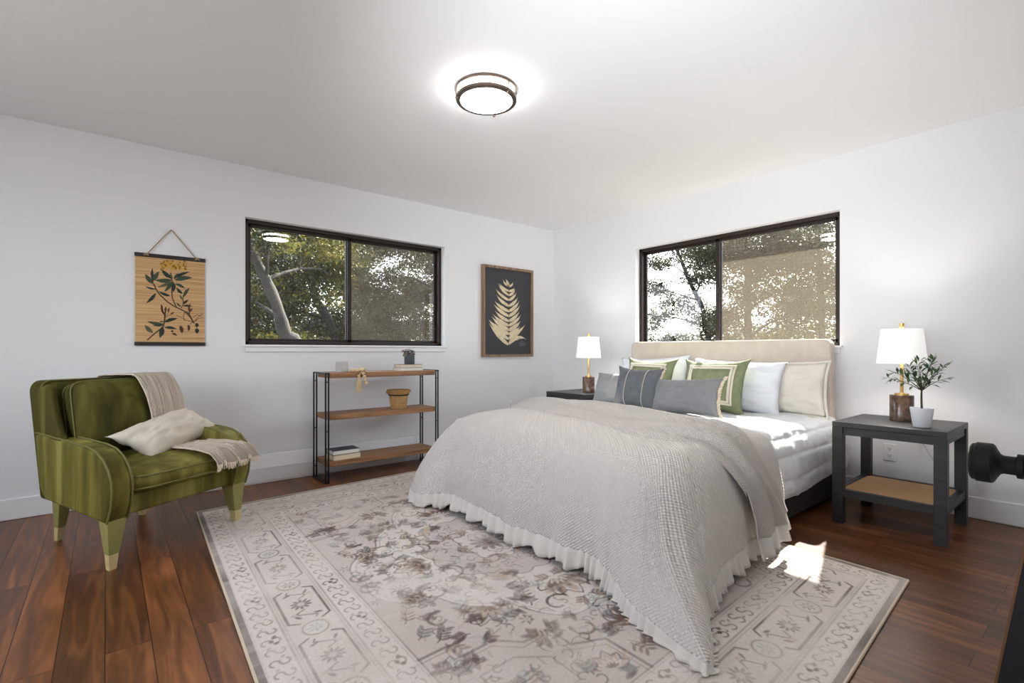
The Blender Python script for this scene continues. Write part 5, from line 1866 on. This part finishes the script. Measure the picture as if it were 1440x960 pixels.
def tree(name, label, group, trunk, r0, blobs, lm, bm, lsz, seed, needle=0.55):
    """trunk: list of points from the ground; blobs: (centre, radii, leaves, clusters)"""
    nr = np.random.default_rng(seed); rr = random.Random(seed)
    base = trunk[0]
    root = thing(name, label, 'tree', base, 0, group)
    g = G()
    n = len(trunk)
    pts = [crom([A_(*p) for p in trunk], i / 24) for i in range(25)]
    rad = [r0 * (1 - 0.72 * i / 24) * (1 + 0.12 * sin(i * 1.7 + seed)) for i in range(25)]
    g.tube([tuple(p) for p in pts], rad, 10)
    allv = []
    for (c, R, nl, ncl) in blobs:
        c = A_(*c); R = A_(*R)
        d = [np.linalg.norm(A_(*p[:2]) - c[:2]) + abs(p[2] - (c[2] - 0.5)) for p in pts]
        k = int(np.argmin(d)); k = max(5, min(k, 23))
        s = pts[k]
        # limb to the blob, twigs to clusters
        mid = s * 0.5 + c * 0.5 + A_(rr.uniform(-.2, .2), rr.uniform(-.2, .2), rr.uniform(0.0, .35))
        lp = [s * (1 - t) ** 2 + mid * 2 * t * (1 - t) + c * t * t for t in np.linspace(0, 1, 9)]
        lr = rad[k] * 0.42
        g.tube([tuple(p) for p in lp], [lr * (1 - 0.7 * i / 8) for i in range(9)], 8)
        cc = nr.normal(0, 1, (ncl, 3)); cc /= np.linalg.norm(cc, axis=1)[:, None]
        cc = c + cc * R * (nr.random((ncl, 1)) ** 0.45)
        for q in cc:
            a = lp[rr.randint(4, 8)]
            m2 = a * 0.5 + q * 0.5 + nr.normal(0, 0.08, 3)
            g.tube([tuple(a), tuple(a * .25 + m2 * .5 + q * .25 + 0), tuple(q)], [lr * 0.24, lr * 0.16, lr * 0.06], 5)
        which = nr.integers(0, ncl, nl)
        sig = R.mean() * 0.9 / max(2.0, ncl ** (1 / 2.2))
        P = cc[which] + nr.normal(0, sig, (nl, 3)) * A_(1.15, 1.15, 0.62)
        allv.append(P)
    P = np.concatenate(allv); nl = len(P)
    a = nr.normal(0, 1, (nl, 3)); a[:, 2] *= 0.7; a /= np.linalg.norm(a, axis=1)[:, None]
    b = nr.normal(0, 1, (nl, 3)); b -= a * (a * b).sum(1)[:, None]; b /= np.linalg.norm(b, axis=1)[:, None]
    nn = np.cross(a, b)
    ln = (lsz * (0.6 + 0.8 * nr.random(nl)))[:, None]; wd = ln * needle
    v = np.stack([P, P + a * ln * 0.5 + b * wd * 0.5 + nn * wd * 0.12, P + a * ln - nn * ln * 0.1, P + a * ln * 0.5 - b * wd * 0.5 + nn * wd * 0.12], 1).reshape(-1, 3)
    me = bpy.data.meshes.new('foliage')
    v = (v - A_(*base)).astype(np.float32)
    me.vertices.add(len(v)); me.vertices.foreach_set('co', v.ravel())
    me.loops.add(nl * 4); me.loops.foreach_set('vertex_index', np.arange(nl * 4, dtype=np.int32))
    me.polygons.add(nl); me.polygons.foreach_set('loop_start', np.arange(0, nl * 4, 4, dtype=np.int32))
    me.update(calc_edges=True)
    me.materials.append(lm)
    o = bpy.data.objects.new('foliage', me); COL.objects.link(o); o.parent = root
    mk('trunk', g, bm, root, world=True)
    return root


GZ = -3.0
GA = 'oaks beyond the back window'
GB = 'pines beyond the right window'
# back window: leaning pale oak in front, dense oaks behind
tree('oak_tree', 'leaning oak with pale trunk seen in the left pane of the back window', GA, [(3.3, 8.7, GZ), (2.75, 8.6, -0.5), (2.40, 8.5, 1.05), (2.22, 8.5, 1.30), (2.10, 8.5, 1.75), (1.85, 8.6, 2.4), (1.45, 8.8, 3.4), (1.0, 9.0, 4.6)], 0.15,
     [((1.2, 9.4, 3.3), (1.2, .8, .9), 13050, 42), ((2.6, 9.6, 3.5), (1.2, .8, .8), 11600, 37), ((1.6, 9.8, 2.0), (.9, .6, .8), 8120, 30), ((3.3, 9.8, 2.6), (.8, .6, .8), 6090, 22), ((1.75, 8.1, 2.75), (.6, .3, .35), 3000, 16), ((2.2, 9.3, 1.15), (.8, .5, .3), 3770, 15)], L_OAK, M_BARK, 0.062, 1)
tree('oak_tree', 'dark spreading oak behind the leaning one, middle of the back window', GA, [(4.3, 11.5, GZ), (4.2, 11.5, 0.0), (4.0, 11.4, 1.5), (3.6, 11.5, 2.4), (3.4, 11.6, 4.0)], 0.16,
     [((3.6, 11.9, 3.0), (1.4, .9, 1.0), 13050, 40), ((2.5, 12.2, 2.2), (1.1, .8, 1.0), 10150, 32), ((4.8, 12.3, 4.0), (1.3, .8, .8), 9280, 30), ((4.4, 12.4, 1.6), (.8, .6, .6), 5220, 20), ((5.0, 12.2, 2.5), (.6, .5, .5), 3190, 15)], L_DARK, M_BARKD, 0.070, 2)
tree('oak_tree', 'straight trunked oak at the right edge of the back window', GA, [(6.25, 10.2, GZ), (6.22, 10.2, -0.5), (6.18, 10.2, 1.5), (6.12, 10.2, 2.8), (5.9, 10.3, 4.2)], 0.13,
     [((5.4, 10.9, 3.7), (1.4, .8, .55), 11600, 37), ((6.7, 10.9, 3.2), (.8, .7, .9), 6670, 22), ((4.9, 11.2, 1.55), (1.1, .7, .5), 8120, 27), ((6.2, 11.0, 1.5), (1.0, .6, .6), 6670, 22), ((6.0, 11.9, 2.95), (.9, .5, .28), 2600, 14), ((6.4, 11.6, 2.5), (.6, .5, .4), 3770, 15), ((5.4, 11.8, 2.35), (.5, .5, .25), 1885, 10)], L_DARK, M_BARK, 0.062, 3)
tree('oak_tree', 'sunlit yellow green oak far behind the others in the back window', GA, [(3.5, 16, GZ), (3.5, 16, 0.5), (3.3, 16, 2.5), (3.2, 16, 4.5)], 0.2,
     [((3.0, 16, 2.2), (1.9, 1, 1.3), 13050, 40), ((4.8, 16.5, 1.6), (1.6, 1, .9), 8700, 30), ((2.0, 16.5, 4.6), (1.8, 1, 1.2), 10150, 32), ((6.6, 16.5, 1.6), (1.4, 1, 1.0), 8700, 30), ((5.2, 16.8, 5.2), (2.2, 1, .9), 10150, 32), ((8.4, 17, 2.0), (1.4, 1, 1.2), 8120, 27), ((8.7, 17, 5.0), (1.8, 1, 1.0), 8120, 27), ((7.2, 16.8, 3.0), (.9, .8, .6), 5200, 24), ((9.6, 17.2, 3.6), (1.2, .8, 1.0), 6000, 26), ((6.2, 17.2, 3.9), (1.0, .8, .5), 4800, 22), ((4.4, 17, 3.4), (1.2, .8, .8), 6000, 26)], L_OAK, M_BARKD, 0.095, 4)
tree('oak_tree', 'rounded oak to the left of the leaning one, mostly hidden by the back wall', GA, [(-0.6, 13, GZ), (-0.6, 13, -0.5), (-0.5, 13, 1.5), (-0.4, 13, 3.6)], 0.16,
     [((-0.5, 13.2, 3.2), (1.6, .9, 1.2), 7000, 30), ((0.4, 13.4, 1.6), (1.3, .8, .9), 5000, 24), ((-1.6, 13.2, 1.5), (1.2, .8, 1.0), 4600, 22), ((0.2, 13.6, 0.3), (1.6, .8, .7), 4600, 22)], L_DARK, M_BARKD, 0.085, 9)
tree('oak_tree', 'low bushy oak growing down the slope under the other oaks', GA, [(3.2, 14, GZ), (3.2, 14, -1.2), (3.3, 14, 0.4)], 0.16,
     [((1.8, 14, 0.2), (1.5, .8, .6), 5200, 24), ((4.4, 14.2, 0.3), (1.6, .8, .6), 5200, 24), ((7.0, 14.6, 0.4), (1.6, .8, .6), 5200, 24), ((9.2, 14.6, 1.4), (1.3, .8, 1.4), 5200, 24)], L_OAK, M_BARKD, 0.09, 10)
# right window: pine branches against bright sky
tree('pine_tree', 'tall dark pine filling the right pane of the right window', GB, [(11.3, 5.35, GZ), (11.3, 5.35, 0), (11.25, 5.33, 2.5), (11.2, 5.3, 5.5)], 0.13,
     [((11.0, 5.1, 3.2), (.8, 1.3, .55), 10730, 42), ((11.2, 4.1, 3.0), (.7, .9, .7), 8120, 32), ((10.9, 5.9, 3.6), (.7, .8, .5), 4640, 22), ((11.5, 4.7, 2.35), (.6, 1.3, .32), 4200, 26), ((11.3, 5.6, 2.6), (.5, .6, .3), 1600, 12), ((11.2, 4.0, 1.8), (.7, .8, .4), 4060, 20), ((11.0, 5.5, 1.8), (.6, .7, .4), 2900, 17)], L_PINE, M_BARKD, 0.075, 5, 0.4)
tree('pine_tree', 'slender pine with crossing branches between the two panes of the right window', GB, [(12.2, 6.75, GZ), (12.2, 6.75, 0), (12.15, 6.85, 1.8), (12.0, 7.2, 2.8), (11.9, 7.6, 3.9), (11.9, 7.9, 5.0)], 0.09,
     [((12.0, 6.5, 3.7), (.6, 1.0, .5), 4930, 27), ((12.2, 6.55, 1.7), (.6, .65, .65), 4350, 22), ((12.0, 8.2, 2.75), (.5, .5, .25), 1450, 11), ((12.0, 7.7, 3.9), (.6, .9, .3), 2175, 17), ((12.4, 8.2, 1.3), (.5, .9, .25), 1885, 15), ((12.3, 7.5, 2.3), (.5, .6, .35), 2175, 15), ((12.2, 7.0, 3.0), (.5, .6, .35), 2320, 15), ((12.4, 8.6, 2.0), (.5, .6, .4), 1885, 12), ((12.3, 8.5, 3.5), (.5, .6, .3), 1595, 12), ((12.5, 7.4, 1.2), (.5, .7, .3), 2175, 15)], L_PINE, M_BARKD, 0.075, 6, 0.4)
tree('pine_tree', 'second trunk pine at the far right of the right window', GB, [(13.0, 4.4, GZ), (13.0, 4.4, 0), (13.0, 4.45, 2.5), (12.9, 4.5, 5.5)], 0.13,
     [((13.0, 4.6, 3.9), (.7, 1.0, .5), 5220, 25), ((13.1, 5.2, 2.2), (.8, 1.0, .5), 3770, 20), ((13.0, 3.9, 2.6), (.6, .7, .5), 3770, 17)], L_PINE, M_BARKD, 0.075, 7, 0.4)
tree('pine_tree', 'hazy low trees far down the slope beyond the right window', GB, [(24, 12.5, GZ), (24, 12.5, 0), (24, 12.5, 2.0)], 0.2,
     [((24, 12.5, 1.2), (1.5, 4.0, .7), 5220, 32), ((24, 9, 1.4), (1.5, 2.5, .8), 3770, 25)], L_DARK, M_BARKD, 0.17, 8)
